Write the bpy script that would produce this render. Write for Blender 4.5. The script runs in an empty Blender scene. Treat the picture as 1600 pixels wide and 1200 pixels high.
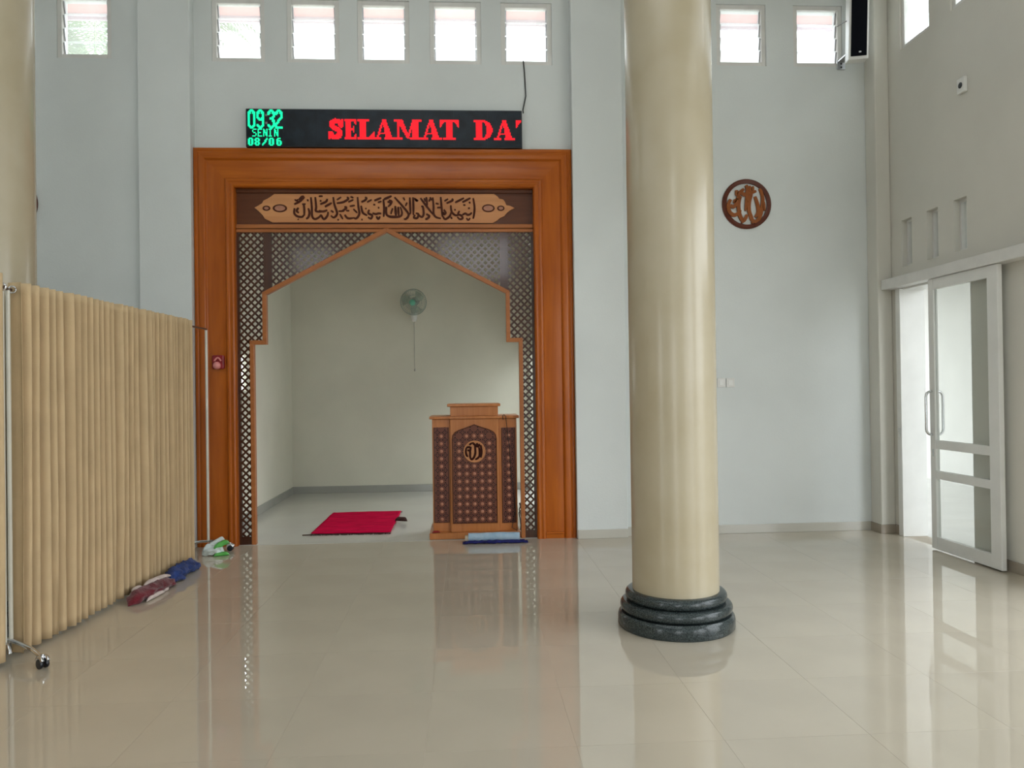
import bpy, bmesh, math, random
from mathutils import Vector, Matrix, noise
random.seed(7)
SC = bpy.context.scene
COL = SC.collection
# ------------------------------------------------------------------ camera
FPX, YAW, PITCH, ROLL, CH = 1193.87, 0.0590743, 0.00654643, 0.0135203, 1.42407
def cam_axes():
    cy, sy, cp, sp = math.cos(YAW), math.sin(YAW), math.cos(PITCH), math.sin(PITCH)
    f = Vector((sy*cp, cy*cp, sp)); r = Vector((cy, -sy, 0)); d = f.cross(r)
    cr, sr = math.cos(ROLL), math.sin(ROLL)
    return cr*r + sr*d, -sr*r + cr*d, f
AR, AD, AF = cam_axes()
cd = bpy.data.cameras.new('camera'); cam = bpy.data.objects.new('camera', cd); COL.objects.link(cam)
cd.sensor_width = 36; cd.lens = FPX/1600*36; cd.clip_start = .05; cd.clip_end = 300
m = Matrix((AR, -AD, -AF)).transposed().to_4x4(); m.translation = (0, 0, CH)
cam.matrix_world = m
SC.camera = cam
# ------------------------------------------------------------------ sky, exposure
SC.view_settings.view_transform = 'Standard'; SC.view_settings.look = 'None'
SC.view_settings.gamma = 1; SC.view_settings.use_curve_mapping = False
SC.view_settings.exposure = 0.07
SKY = 5.1
w = bpy.data.worlds.new('overcast_sky'); SC.world = w; w.use_nodes = True
nt = w.node_tree; nt.nodes.clear()
bg = nt.nodes.new('ShaderNodeBackground'); out = nt.nodes.new('ShaderNodeOutputWorld')
tc = nt.nodes.new('ShaderNodeTexCoord'); sep = nt.nodes.new('ShaderNodeSeparateXYZ'); rmp = nt.nodes.new('ShaderNodeValToRGB')
rmp.color_ramp.elements[0].position = 0.0; rmp.color_ramp.elements[0].color = (.86, .90, .93, 1)
rmp.color_ramp.elements[1].position = .6; rmp.color_ramp.elements[1].color = (.90, .96, 1.0, 1)
nt.links.new(tc.outputs['Generated'], sep.inputs[0]); nt.links.new(sep.outputs[2], rmp.inputs[0])
nt.links.new(rmp.outputs[0], bg.inputs[0]); bg.inputs[1].default_value = SKY; nt.links.new(bg.outputs[0], out.inputs[0])
SC.cycles.use_denoising = True; SC.cycles.use_adaptive_sampling = True; SC.cycles.adaptive_threshold = .02
SC.cycles.max_bounces = 9; SC.cycles.diffuse_bounces = 4; SC.cycles.glossy_bounces = 4; SC.cycles.transmission_bounces = 8; SC.cycles.transparent_max_bounces = 16
SC.cycles.sample_clamp_indirect = 12; SC.cycles.caustics_reflective = False; SC.cycles.caustics_refractive = False
def portal(loc, rot, sx, sy):
    l = bpy.data.lights.new('daylight_portal', 'AREA'); l.shape = 'RECTANGLE'; l.size = sx; l.size_y = sy
    l.cycles.is_portal = True
    o = bpy.data.objects.new('daylight_portal', l); COL.objects.link(o); o.location = loc; o.rotation_euler = rot
# ------------------------------------------------------------------ pixel helpers (measured geometry)
def ray(u, v):
    return AR*((u-800)/FPX) + AD*((v-600)/FPX) + AF
def WY(u, v, Y):
    d = ray(u, v); t = Y/d.y; return Vector((d.x*t, Y, CH+d.z*t))
def WX(u, v, X):
    d = ray(u, v); t = X/d.x; return Vector((X, d.y*t, CH+d.z*t))
def WZ(u, v, Z=0):
    d = ray(u, v); t = (Z-CH)/d.z; return Vector((d.x*t, d.y*t, Z))
# ------------------------------------------------------------------ materials
def nodemat(name):
    mt = bpy.data.materials.new(name); mt.use_nodes = True; n = mt.node_tree; n.nodes.clear()
    o = n.nodes.new('ShaderNodeOutputMaterial'); b = n.nodes.new('ShaderNodeBsdfPrincipled')
    n.links.new(b.outputs[0], o.inputs[0]); return mt, n, b
def mat(name, col, rough=.5, var=.08, scale=6, bump=0, bscale=40, metal=0, coat=0, stretch=(1,1,1), spec=.5, sheen=0, col2=None, detail=4, sub=0):
    mt, n, b = nodemat(name)
    b.inputs['Roughness'].default_value = rough; b.inputs['Metallic'].default_value = metal
    b.inputs['Coat Weight'].default_value = coat; b.inputs['Coat Roughness'].default_value = .12
    b.inputs['Specular IOR Level'].default_value = spec
    if sheen: b.inputs['Sheen Weight'].default_value = sheen
    t = n.nodes.new('ShaderNodeTexCoord'); mp = n.nodes.new('ShaderNodeMapping'); mp.inputs['Scale'].default_value = stretch
    n.links.new(t.outputs['Object'], mp.inputs[0])
    no = n.nodes.new('ShaderNodeTexNoise'); no.inputs['Scale'].default_value = scale; no.inputs['Detail'].default_value = detail
    n.links.new(mp.outputs[0], no.inputs[0])
    mx = n.nodes.new('ShaderNodeValToRGB')
    c2 = col2 if col2 else tuple(c*(1+var) for c in col); c1 = col if col2 else tuple(c*(1-var) for c in col)
    mx.color_ramp.elements[0].position = .34; mx.color_ramp.elements[0].color = (*c1, 1)
    mx.color_ramp.elements[1].position = .66; mx.color_ramp.elements[1].color = (*c2, 1)
    n.links.new(no.outputs[0], mx.inputs[0]); n.links.new(mx.outputs[0], b.inputs['Base Color'])
    if bump:
        nb = n.nodes.new('ShaderNodeTexNoise'); nb.inputs['Scale'].default_value = bscale; nb.inputs['Detail'].default_value = 3
        n.links.new(mp.outputs[0], nb.inputs[0])
        bp = n.nodes.new('ShaderNodeBump'); bp.inputs['Strength'].default_value = bump; bp.inputs['Distance'].default_value = .01
        n.links.new(nb.outputs[0], bp.inputs['Height']); n.links.new(bp.outputs[0], b.inputs['Normal'])
    return mt
def wood(name, c1, c2, axis, rough=.28, coat=.5):
    """lacquered wood, grain running along axis (0 x, 1 y, 2 z)"""
    mt, n, b = nodemat(name)
    st = [14, 14, 14]; st[axis] = 1.1
    t = n.nodes.new('ShaderNodeTexCoord'); mp = n.nodes.new('ShaderNodeMapping'); mp.inputs['Scale'].default_value = st
    n.links.new(t.outputs['Object'], mp.inputs[0])
    n1 = n.nodes.new('ShaderNodeTexNoise'); n1.inputs['Scale'].default_value = 1.6; n1.inputs['Detail'].default_value = 8; n1.inputs['Distortion'].default_value = .6
    n2 = n.nodes.new('ShaderNodeTexNoise'); n2.inputs['Scale'].default_value = 1.3; n2.inputs['Detail'].default_value = 2
    n.links.new(mp.outputs[0], n1.inputs[0]); n.links.new(t.outputs['Object'], n2.inputs[0])
    r = n.nodes.new('ShaderNodeValToRGB'); r.color_ramp.elements[0].position = .3; r.color_ramp.elements[0].color = (*c1, 1)
    r.color_ramp.elements[1].position = .7; r.color_ramp.elements[1].color = (*c2, 1)
    ad = n.nodes.new('ShaderNodeMix'); ad.data_type = 'FLOAT'; ad.inputs[0].default_value = .45
    n.links.new(n1.outputs[0], ad.inputs[2]); n.links.new(n2.outputs[0], ad.inputs[3])
    n.links.new(ad.outputs[0], r.inputs[0]); n.links.new(r.outputs[0], b.inputs['Base Color'])
    b.inputs['Roughness'].default_value = rough; b.inputs['Coat Weight'].default_value = coat*.14; b.inputs['Coat Roughness'].default_value = .1; b.inputs['Specular IOR Level'].default_value = .22
    return mt
def glass(name, tint=(1, 1, 1), refl=1.0, milk=0.0):
    mt = bpy.data.materials.new(name); mt.use_nodes = True; n = mt.node_tree; n.nodes.clear()
    o = n.nodes.new('ShaderNodeOutputMaterial'); tr = n.nodes.new('ShaderNodeBsdfTransparent'); gl = n.nodes.new('ShaderNodeBsdfGlossy')
    no = n.nodes.new('ShaderNodeTexNoise'); no.inputs['Scale'].default_value = 3
    rr = n.nodes.new('ShaderNodeValToRGB'); rr.color_ramp.elements[0].color = (*[c*.97 for c in tint], 1); rr.color_ramp.elements[1].color = (*tint, 1)
    n.links.new(no.outputs[0], rr.inputs[0]); n.links.new(rr.outputs[0], tr.inputs[0])
    gl.inputs['Roughness'].default_value = .02
    lw = n.nodes.new('ShaderNodeLayerWeight'); lw.inputs[0].default_value = .5
    pw = n.nodes.new('ShaderNodeMath'); pw.operation = 'POWER'; pw.inputs[1].default_value = 4.5; n.links.new(lw.outputs['Facing'], pw.inputs[0])
    fr = n.nodes.new('ShaderNodeMath'); fr.operation = 'MULTIPLY_ADD'; fr.inputs[1].default_value = .5*refl; fr.inputs[2].default_value = .03*refl; n.links.new(pw.outputs[0], fr.inputs[0])
    mx = n.nodes.new('ShaderNodeMixShader'); n.links.new(fr.outputs[0], mx.inputs[0]); n.links.new(tr.outputs[0], mx.inputs[1]); n.links.new(gl.outputs[0], mx.inputs[2])
    last = mx
    if milk:
        df = n.nodes.new('ShaderNodeBsdfTranslucent'); df.inputs[0].default_value = (.9, .93, .93, 1)
        m2 = n.nodes.new('ShaderNodeMixShader'); m2.inputs[0].default_value = milk
        n.links.new(mx.outputs[0], m2.inputs[1]); n.links.new(df.outputs[0], m2.inputs[2]); last = m2
    n.links.new(last.outputs[0], o.inputs[0]); return mt
def emit(name, col, s):
    mt, n, b = nodemat(name)
    b.inputs['Base Color'].default_value = (*[c*.2 for c in col], 1)
    b.inputs['Emission Color'].default_value = (*col, 1); b.inputs['Emission Strength'].default_value = s
    mt.cycles.emission_sampling = 'NONE'
    return mt
M = {}
M['wall'] = mat('painted_plaster', (.71, .742, .73), .55, .035, 1.3, .08, 60, spec=.35)
M['wall_warm'] = mat('painted_plaster_side', (.69, .67, .605), .5, .035, 1.3, .08, 60, spec=.35)
M['niche'] = mat('niche_plaster', (.72, .705, .60), .55, .05, 1.1, .1, 50, spec=.35)
M['ceil'] = mat('ceiling_paint', (.82, .82, .80), .7, .02)
M['column'] = mat('cream_enamel', (.44, .375, .255), .25, .05, 2.2, .03, 12, coat=.08, col2=(.485, .425, .31))
M['granite'] = mat('dark_granite', (.008, .013, .014), .18, 0, 170, 0, col2=(.065, .082, .083), coat=0, spec=.4, detail=6)
M['tile'] = mat('cream_polished_tile', (.555, .495, .40), .006, .03, 2.0, 0, spec=1.0)
M['tile'].node_tree.nodes['Principled BSDF'].inputs['IOR'].default_value = 1.62
M['skirt_niche'] = mat('skirting_tile_grey', (.36, .36, .33), .15, .04, 3)
M['grout'] = mat('tile_joint', (.50, .435, .345), .5)
M['ntile'] = mat('niche_tile', (.60, .59, .54), .12, .03, 2.0)
M['skirt'] = mat('skirting_tile', (.56, .54, .48), .12, .03, 3)
M['skirt_dark'] = mat('skirting_tile_brown', (.34, .29, .23), .12, .05, 3)
M['wood_z'] = wood('teak_upright', (.32, .068, .006), (.50, .130, .012), 2)
M['wood_x'] = wood('teak_level', (.33, .071, .007), (.51, .138, .014), 0)
M['trim_wood'] = wood('teak_trim', (.34, .115, .035), (.45, .165, .055), 0)
M['dark_wood'] = wood('walnut_stain', (.045, .015, .009), (.085, .03, .016), 2, .16, .7)
_b = M['dark_wood'].node_tree.nodes['Principled BSDF']; _b.inputs['Specular IOR Level'].default_value = .45; _b.inputs['Coat Weight'].default_value = .3; _b.inputs['Coat Roughness'].default_value = .06
M['dark_wood_x'] = wood('walnut_stain_level', (.085, .028, .014), (.15, .052, .024), 0, .25, .5)
M['pale_wood'] = wood('pale_teak', (.50, .20, .075), (.66, .31, .13), 0, .3, .4)
M['lectern'] = wood('lectern_teak', (.40, .135, .035), (.58, .23, .075), 2, .3, .4)
M['rosette'] = mat('rosette_wood', (.42, .175, .10), .4, .1, 30)
M['ink_wood'] = mat('carved_dark_wood', (.07, .016, .006), .5, .2, 30, spec=.15)
M['lec_ink'] = mat('carved_dark_brown', (.035, .006, .002), .5, .2, 30, spec=.1)
M['med_ring'] = wood('medallion_ring_wood', (.085, .022, .013), (.14, .038, .02), 0, .3, .4)
M['med_cal'] = wood('medallion_letter_wood', (.20, .055, .013), (.36, .11, .025), 2, .3, .4)
M['black'] = mat('black_plastic', (.006, .007, .011), .35, .1, 30)
M['ledface'] = mat('led_face', (.009, .015, .022), .25, .35, 9, .1, 300, spec=.2, stretch=(1, 1, 1))
M['green'] = emit('led_green', (.0, 1, .40), 1.3)
M['red'] = emit('led_red', (1, .0, .012), 1.15)
M['ledoff'] = mat('led_unlit', (.23, .23, .23), .4)
M['curtain'] = mat('beige_curtain_fabric', (.60, .445, .265), .95, .06, 5, .25, 350, spec=.1)
M['lining'] = mat('curtain_lining', (.62, .57, .47), .8, .05, 5)
M['chrome'] = mat('chrome', (.72, .73, .75), .12, .03, 4, metal=1)
M['steel'] = mat('brushed_steel', (.60, .61, .62), .25, .05, 20, metal=1)
M['rail'] = mat('rail_brown_tube', (.10, .055, .035), .3, .1, 8, coat=.3)
M['post'] = mat('cream_tube', (.66, .63, .54), .25, .04, 8, coat=.2)
M['white_paint'] = mat('white_enamel', (.80, .80, .77), .3, .03, 5)
M['white_frame'] = mat('window_enamel', (.74, .73, .70), .4, .04, 8)
M['alu'] = mat('aluminium', (.55, .56, .58), .4, .05, 20, metal=.8)
M['glass'] = glass('clear_glass', (.955, .965, .955), 1.0)
M['louver'] = glass('louver_glass', (.95, .97, .97), .9, .2)  # milk puts white haze in the glass, standing in for overexposed daylight
M['mat_red'] = mat('crimson_rug', (.62, .003, .055), .9, .18, 5, .5, 120, sheen=0, spec=.04, stretch=(1, 4, 1))
M['fringe'] = mat('dark_fringe', (.05, .02, .015), .9, .3, 60)
M['maroon'] = mat('maroon_cloth', (.12, .004, .012), .9, .3, 14, .5, 90, sheen=.3)
M['cloth_white'] = mat('white_cloth', (.62, .52, .48), .9, .12, 20, .3, 90)
M['blue_cloth'] = mat('navy_cloth', (.006, .018, .10), .8, .4, 16, .6, 70, sheen=.1, col2=(.018, .05, .22))
M['navy'] = mat('navy_rug_edge', (.006, .008, .11), .9, .2, 30, .5, 90)
M['sky_blue'] = mat('pale_blue_rug', (.28, .42, .56), .85, .1, 14, .4, 90, col2=(.42, .55, .66))
M['beige'] = mat('beige_rug_end', (.50, .42, .32), .9, .1, 20)
M['bag'] = mat('printed_plastic', (.62, .70, .68), .3, 0, 9, .3, 30, col2=(.72, .78, .76))
M['bag_green'] = mat('printed_plastic_green', (.10, .42, .08), .3, .2, 9)
M['freshener_red'] = mat('red_plastic', (.25, .012, .018), .3, .2, 20)
M['freshener_pink'] = mat('pink_plastic', (.75, .28, .26), .3, .1, 20)
M['fan_cage'] = mat('fan_cage_plastic', (.34, .40, .37), .4, .1, 20)
M['fan_hub'] = mat('fan_mint_hub', (.14, .50, .36), .35, .08, 20)
M['fan_white'] = mat('fan_white_plastic', (.82, .82, .79), .4, .05, 20)
def blade_mat():
    mt = glass('fan_blade_plastic', (.62, .78, .72), .8, .3); return mt
M['fan_blade'] = blade_mat()
M['cord'] = mat('black_cable', (.02, .02, .02), .5)
M['cord_grey'] = mat('grey_cord', (.42, .41, .36), .6)
M['pink_eave'] = mat('pink_soffit_paint', (.62, .27, .25), .6, .05, 3)
M['lilac'] = mat('fascia_paint', (.42, .33, .40), .6, .05, 3)
M['ext_wall'] = mat('outside_wall_paint', (.52, .515, .49), .6, .03, 2)
M['ext_floor'] = mat('terrace_tile', (.50, .495, .465), .35, .05, 3)
M['ground'] = mat('ground_paving', (.42, .41, .37), .9, .1, 1.2)
M['palm'] = mat('palm_leaf', (.10, .20, .05), .6, .25, 4)
M['trunk'] = mat('palm_bark', (.20, .16, .12), .9, .2, 8, .5, 20)
M['roof_tile'] = mat('roof_metal', (.40, .16, .12), .6, .1, 4)
# ------------------------------------------------------------------ mesh builder
class MB:
    def __init__(s): s.v = []; s.f = []; s.mi = []
    def add(s, vs, fs, mi=0):
        b = len(s.v); s.v += [tuple(x) for x in vs]; s.f += [tuple(i+b for i in f) for f in fs]; s.mi += [mi]*len(fs); return s
    def box(s, x0, x1, y0, y1, z0, z1, mi=0):
        vs = [(x, y, z) for z in (z0, z1) for y in (y0, y1) for x in (x0, x1)]
        return s.add(vs, [(0,2,3,1), (4,5,7,6), (0,1,5,4), (2,6,7,3), (0,4,6,2), (1,3,7,5)], mi)
    def obox(s, c, ax, ay, az, mi=0):
        c = Vector(c); ax, ay, az = Vector(ax), Vector(ay), Vector(az)
        vs = [c+ax*i+ay*j+az*k for k in (-1, 1) for j in (-1, 1) for i in (-1, 1)]
        return s.add(vs, [(0,2,3,1), (4,5,7,6), (0,1,5,4), (2,6,7,3), (0,4,6,2), (1,3,7,5)], mi)
    def prism_xz(s, poly, y0, y1, mi=0):
        """polygon in x,z extruded from y0 (front) to y1"""
        a = sum(poly[i][0]*poly[(i+1) % len(poly)][1]-poly[(i+1) % len(poly)][0]*poly[i][1] for i in range(len(poly)))
        if a < 0: poly = poly[::-1]
        n = len(poly)
        vs = [(x, y0, z) for x, z in poly] + [(x, y1, z) for x, z in poly]
        return s.add(vs, [tuple(range(n)), tuple(range(2*n-1, n-1, -1))] + [(i, i+n, (i+1) % n+n, (i+1) % n) for i in range(n)], mi)
    def tube(s, path, r, seg=8, cap=True, mi=0, closed=False):
        P = [Vector(p) for p in path]; n = len(P)
        rs = r if isinstance(r, (list, tuple)) else [r]*n
        up = None; vs = []
        for i in range(n):
            if closed: t = P[(i+1) % n]-P[i-1]
            else: t = P[min(i+1, n-1)]-P[max(i-1, 0)]
            t.normalize()
            if up is None:
                up = Vector((0, 0, 1)) if abs(t.z) < .9 else Vector((1, 0, 0))
            a = t.cross(up); a.normalize(); b = a.cross(t); b.normalize(); up = b
            for k in range(seg):
                an = 2*math.pi*k/seg; vs.append(P[i]+(a*math.cos(an)+b*math.sin(an))*rs[i])
        fs = []
        for i in range(n if closed else n-1):
            j = (i+1) % n
            for k in range(seg): fs.append((i*seg+k, i*seg+(k+1) % seg, j*seg+(k+1) % seg, j*seg+k))
        if cap and not closed: fs += [tuple(range(seg-1, -1, -1)), tuple((n-1)*seg+k for k in range(seg))]
        return s.add(vs, fs, mi)
    def lathe(s, prof, c, seg=48, axis=(0, 0, 1), mi=0, cap=True):
        """prof: list of (radius, height) along axis from centre c"""
        ax = Vector(axis).normalized(); q = ax.to_track_quat('Z', 'Y'); c = Vector(c); vs = []
        for r, h in prof:
            for k in range(seg):
                an = 2*math.pi*k/seg; vs.append(c+q @ Vector((r*math.cos(an), r*math.sin(an), h)))
        fs = []
        for i in range(len(prof)-1):
            for k in range(seg): fs.append((i*seg+k, i*seg+(k+1) % seg, (i+1)*seg+(k+1) % seg, (i+1)*seg+k))
        if cap: fs += [tuple(range(seg-1, -1, -1)), tuple((len(prof)-1)*seg+k for k in range(seg))]
        return s.add(vs, fs, mi)
    def grid(s, fn, nu, nv, mi=0):
        vs = [fn(i/nu, j/nv) for j in range(nv+1) for i in range(nu+1)]
        return s.add(vs, [(j*(nu+1)+i, j*(nu+1)+i+1, (j+1)*(nu+1)+i+1, (j+1)*(nu+1)+i) for j in range(nv) for i in range(nu)], mi)
    def stroke(s, pts, wd, y0, y1, mi=0, mid=1.0):
        """brush stroke in the x,z plane: pts [(x,z)], tapering ends; y0 front, y1 back"""
        P = [Vector((p[0], p[1])) for p in pts]
        Q = []
        for i in range(len(P)-1):                        # Catmull-Rom refine
            p0 = P[max(i-1, 0)]; p1 = P[i]; p2 = P[i+1]; p3 = P[min(i+2, len(P)-1)]
            for k in range(4):
                t = k/4; Q.append(.5*((2*p1)+(p2-p0)*t+(2*p0-5*p1+4*p2-p3)*t*t+(3*p1-p0-3*p2+p3)*t**3))
        Q.append(P[-1]); n = len(Q); L = []; R = []
        for i, q in enumerate(Q):
            t = Q[min(i+1, n-1)]-Q[max(i-1, 0)]
            if t.length < 1e-9: t = Vector((1, 0))
            t.normalize(); nn = Vector((-t.y, t.x)); f = i/(n-1)
            hw = wd*.5*(.45+.55*math.sin(math.pi*min(1, max(0, f*.9+.08)))**.5)*mid
            L.append(q+nn*hw); R.append(q-nn*hw)
        vs = [(p.x, y0, p.y) for p in L]+[(p.x, y0, p.y) for p in R]+[(p.x, y1, p.y) for p in L]+[(p.x, y1, p.y) for p in R]
        fs = []
        for i in range(n-1):
            fs.append((i, n+i, n+i+1, i+1))
            fs.append((i, i+1, 2*n+i+1, 2*n+i)); fs.append((n+i, 3*n+i, 3*n+i+1, n+i+1))
        fs += [(0, 2*n, 3*n, n), (n-1, 2*n-1, 4*n-1, 3*n-1)]
        return s.add(vs, fs, mi)
    def build(s, name, mats, parent=None, smooth=None, bevel=0, origin=None, bseg=2):
        me = bpy.data.meshes.new(name)
        if origin is None:
            origin = wloc(parent) if parent else (Vector((0, 0, 0)))
        else: origin = Vector(origin)
        me.from_pydata([(x-origin[0], y-origin[1], z-origin[2]) for x, y, z in s.v], [], s.f); me.update()
        for mm in (mats if isinstance(mats, list) else [mats]): me.materials.append(mm)
        if any(s.mi):
            for p, i in zip(me.polygons, s.mi): p.material_index = i
        bm = bmesh.new(); bm.from_mesh(me); bmesh.ops.recalc_face_normals(bm, faces=bm.faces); bm.to_mesh(me); bm.free()
        if smooth is not None:
            me.polygons.foreach_set('use_smooth', [True]*len(me.polygons)); me.set_sharp_from_angle(angle=math.radians(smooth))
        o = bpy.data.objects.new(name, me); COL.objects.link(o)
        if parent:
            o.parent = parent; o.location = origin-wloc(parent)
        else: o.location = origin
        WL[o.name] = Vector(origin)
        if bevel:
            bv = o.modifiers.new('edge', 'BEVEL'); bv.width = bevel; bv.segments = bseg; bv.limit_method = 'ANGLE'; bv.angle_limit = math.radians(40)
        return o
WL = {}
def wloc(o): return WL[o.name]
def thing(name, label, cat, loc=(0, 0, 0), group=None):
    o = bpy.data.objects.new(name, None); COL.objects.link(o); o.location = loc; WL[o.name] = Vector(loc); o.empty_display_size = .1
    return tag(o, label, cat, group)
def tag(o, label, cat, group=None):
    o['label'] = label; o['category'] = cat
    if group: o['group'] = group
    return o
def struct(o, label=None):
    o['kind'] = 'structure'
    if label: o['label'] = label
    return o
def sub(name, me, parent, loc, rot=None):
    """a part that shares mesh data; loc in world"""
    o = bpy.data.objects.new(name, me); COL.objects.link(o); o.parent = parent; o.location = Vector(loc)-wloc(parent)
    if rot: o.rotation_euler = rot
    WL[o.name] = Vector(loc); return o
def meshof(mb, name, mats, smooth=None):
    o = mb.build(name, mats, smooth=smooth); me = o.data; bpy.data.objects.remove(o); return me
def panel_wall(u0, u1, v0, v1, holes, w0, w1, put):
    """slab with rectangular holes. put(u,v,w)->xyz; w0 front, w1 back"""
    us = sorted({u0, u1, *[h for q in holes for h in q[:2] if u0 < h < u1]}); vs = sorted({v0, v1, *[h for q in holes for h in q[2:] if v0 < h < v1]})
    nu, nv = len(us)-1, len(vs)-1
    solid = [[not any(q[0] <= (us[i]+us[i+1])/2 <= q[1] and q[2] <= (vs[j]+vs[j+1])/2 <= q[3] for q in holes) for j in range(nv)] for i in range(nu)]
    mb = MB()
    def S(i, j): return 0 <= i < nu and 0 <= j < nv and solid[i][j]
    def q(*p): mb.add([put(*x) for x in p], [(0, 1, 2, 3)])
    for i in range(nu):
        for j in range(nv):
            if not solid[i][j]: continue
            a, b, c, d = us[i], us[i+1], vs[j], vs[j+1]
            q((a, c, w0), (b, c, w0), (b, d, w0), (a, d, w0)); q((a, c, w1), (a, d, w1), (b, d, w1), (b, c, w1))
            if not S(i-1, j): q((a, c, w0), (a, d, w0), (a, d, w1), (a, c, w1))
            if not S(i+1, j): q((b, c, w0), (b, c, w1), (b, d, w1), (b, d, w0))
            if not S(i, j-1): q((a, c, w0), (a, c, w1), (b, c, w1), (b, c, w0))
            if not S(i, j+1): q((a, d, w0), (b, d, w0), (b, d, w1), (a, d, w1))
    return mb
# ================================================================== THE SHELL
XL, XR, YB, YF, HT = -5.55, 4.07, -5.2, 7.26, 6.3          # left wall, right wall, rear wall, front (qibla) wall, ceiling
PX0, PX1, PX2, PX3 = -2.98, -2.512, 1.027, 1.51             # pilaster edges
CX = -0.742                                                 # axis of the prayer niche
WT = .20                                                    # wall thickness
yz = lambda u, v, w_: (w_, u, v)
xz = lambda u, v, w_: (u, w_, v)
ZW0, ZW1 = 4.535, 5.135                                     # high window openings
wc = [-2.10, -1.405, -.70, -.003, .615]
wc = [(WY(a, 50, 7.36).x+WY(b, 50, 7.36).x)/2 for a, b in ((341, 409), (457, 525), (567, 633), (679, 744), (789, 854))]
wl = [-3.49, -4.26, -5.03]; wr = [2.708, 3.472]
HW = .245
hol = lambda c: (c-HW, c+HW, ZW0, ZW1)
struct(panel_wall(XL, PX0, 0, HT, [hol(c) for c in wl], 7.26, 7.26+WT, xz).build('wall_back', M['wall']))
struct(panel_wall(PX1, PX2, 0, HT, [hol(c) for c in wc]+[(-2.31, .826, -1, 3.45)], 7.30, 7.26+WT, xz).build('wall_bay', M['wall']))
struct(panel_wall(PX3, XR, 0, HT, [hol(c) for c in wr], 7.26, 7.26+WT, xz).build('wall_back_right', M['wall']))
struct(MB().box(PX0, PX1, 7.18, 7.26+WT, 0, HT).build('trim_1', M['wall'], bevel=.006), 'flat pilaster left of the wooden arch frame')
struct(MB().box(PX2, PX3, 7.18, 7.26+WT, 0, HT).build('trim_2', M['wall'], bevel=.006), 'flat pilaster right of the wooden arch frame')
struct(MB().box(3.93, XR, 7.07, 7.26, 0, HT).build('trim_3', M['wall_warm'], bevel=.01), 'narrow corner pilaster beside the sliding door wall')
# side wall with the sliding door
DO0, DO1, DOZ = 5.93, 6.90, 2.33
slits = [(6.735, 6.895, 2.512, 2.945), (6.345, 6.505, 2.512, 2.945), (5.965, 6.13, 2.512, 2.945)]
uw = [(6.42-i*.74, 6.87-i*.74, ZW0-.01, ZW1) for i in range(13)]
rlight_gaps = [(1.7, 4.6, -1, 3.3), (-1.7, 1.1, -1, 3.3), (-4.8, -2.3, -1, 3.3)]  # unseen openings, added and widened so daylight enters from the right
rw = panel_wall(YB, YF, 0, HT, slits+uw+[(DO0, DO1, -1, DOZ)]+rlight_gaps, XR, XR+WT, yz)
struct(rw.build('wall_right', M['wall_warm']))
uwl = [(6.42-i*.74, 6.87-i*.74, ZW0-.01, ZW1) for i in range(0, 15, 2)]
llight_gaps = [(-3, -1.4, -1, 2.6)]  # unseen opening, added to let some daylight in from the left
struct(panel_wall(YB, YF, 0, HT, uwl+llight_gaps, XL, XL-WT, yz).build('wall_left', M['wall']))
rear = [(-1.5, .3, -1, 2.4), (-.7, 1.15, 4.35, 5.35), (-4.4, -3.4, 4.5, 5.1)]  # unseen openings; the low one is added for daylight from behind
struct(panel_wall(XL, XR, 0, HT, rear, YB, YB-WT, xz).build('wall_rear', M['wall']))
LA = (-3.0, 1.5, -1.2, 3.3); LZT = 8.2                             # unseen roof lantern, added to bring daylight in from above
struct(panel_wall(XL-WT, XR+WT, YB-WT, 7.26+WT, [LA], HT, HT+.15, lambda u, v, w_: (u, v, w_)).build('ceiling', M['ceil']))
lw_ = [(LA[0]+.4+k*1.3, LA[0]+1.5+k*1.3, 6.75, 7.9) for k in range(3)]; lw2 = [(LA[2]+.4+k*1.3, LA[2]+1.5+k*1.3, 6.75, 7.9) for k in range(3)]
struct(panel_wall(LA[0], LA[1], HT+.15, LZT, lw_, LA[2], LA[2]-.15, xz).build('wall_added_lantern_rear', M['ceil'])); struct(panel_wall(LA[0], LA[1], HT+.15, LZT, lw_, LA[3], LA[3]+.15, xz).build('wall_added_lantern_front', M['ceil']))
struct(panel_wall(LA[2], LA[3], HT+.15, LZT, lw2, LA[0], LA[0]-.15, yz).build('wall_added_lantern_left', M['ceil'])); struct(panel_wall(LA[2], LA[3], HT+.15, LZT, lw2, LA[1], LA[1]+.15, yz).build('wall_added_lantern_right', M['ceil']))
struct(MB().box(LA[0]-.5, LA[1]+.5, LA[2]-.5, LA[3]+.5, LZT, LZT+.12).build('ceiling_added_lantern', M['ceil']))
portal(((LA[0]+LA[1])/2, LA[2]-.17, 7.3), (math.pi/2, 0, math.pi), 3.8, 1.2); portal(((LA[0]+LA[1])/2, LA[3]+.17, 7.3), (math.pi/2, 0, 0), 3.8, 1.2)
portal((LA[0]-.17, (LA[2]+LA[3])/2, 7.3), (0, -math.pi/2, 0), 1.2, 3.8); portal((LA[1]+.17, (LA[2]+LA[3])/2, 7.3), (0, math.pi/2, 0), 1.2, 3.8)
for a, b, c, d in rlight_gaps: portal((XR+WT+.02, (a+b)/2, d/2), (0, math.pi/2, 0), d, b-a)
for a, b, c, d in llight_gaps: portal((XL-WT-.02, (a+b)/2, d/2), (0, -math.pi/2, 0), d, b-a)
for a, b, c, d in rear: portal(((a+b)/2, YB-WT-.02, (max(c, 0)+d)/2), (math.pi/2, 0, math.pi), b-a, d-max(c, 0))
portal((XR+WT+.02, 2.0, (ZW0+ZW1)/2), (0, math.pi/2, 0), .6, 9.8)
portal((XL-WT-.02, 1.4, (ZW0+ZW1)/2), (0, -math.pi/2, 0), .6, 10.8)
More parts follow.
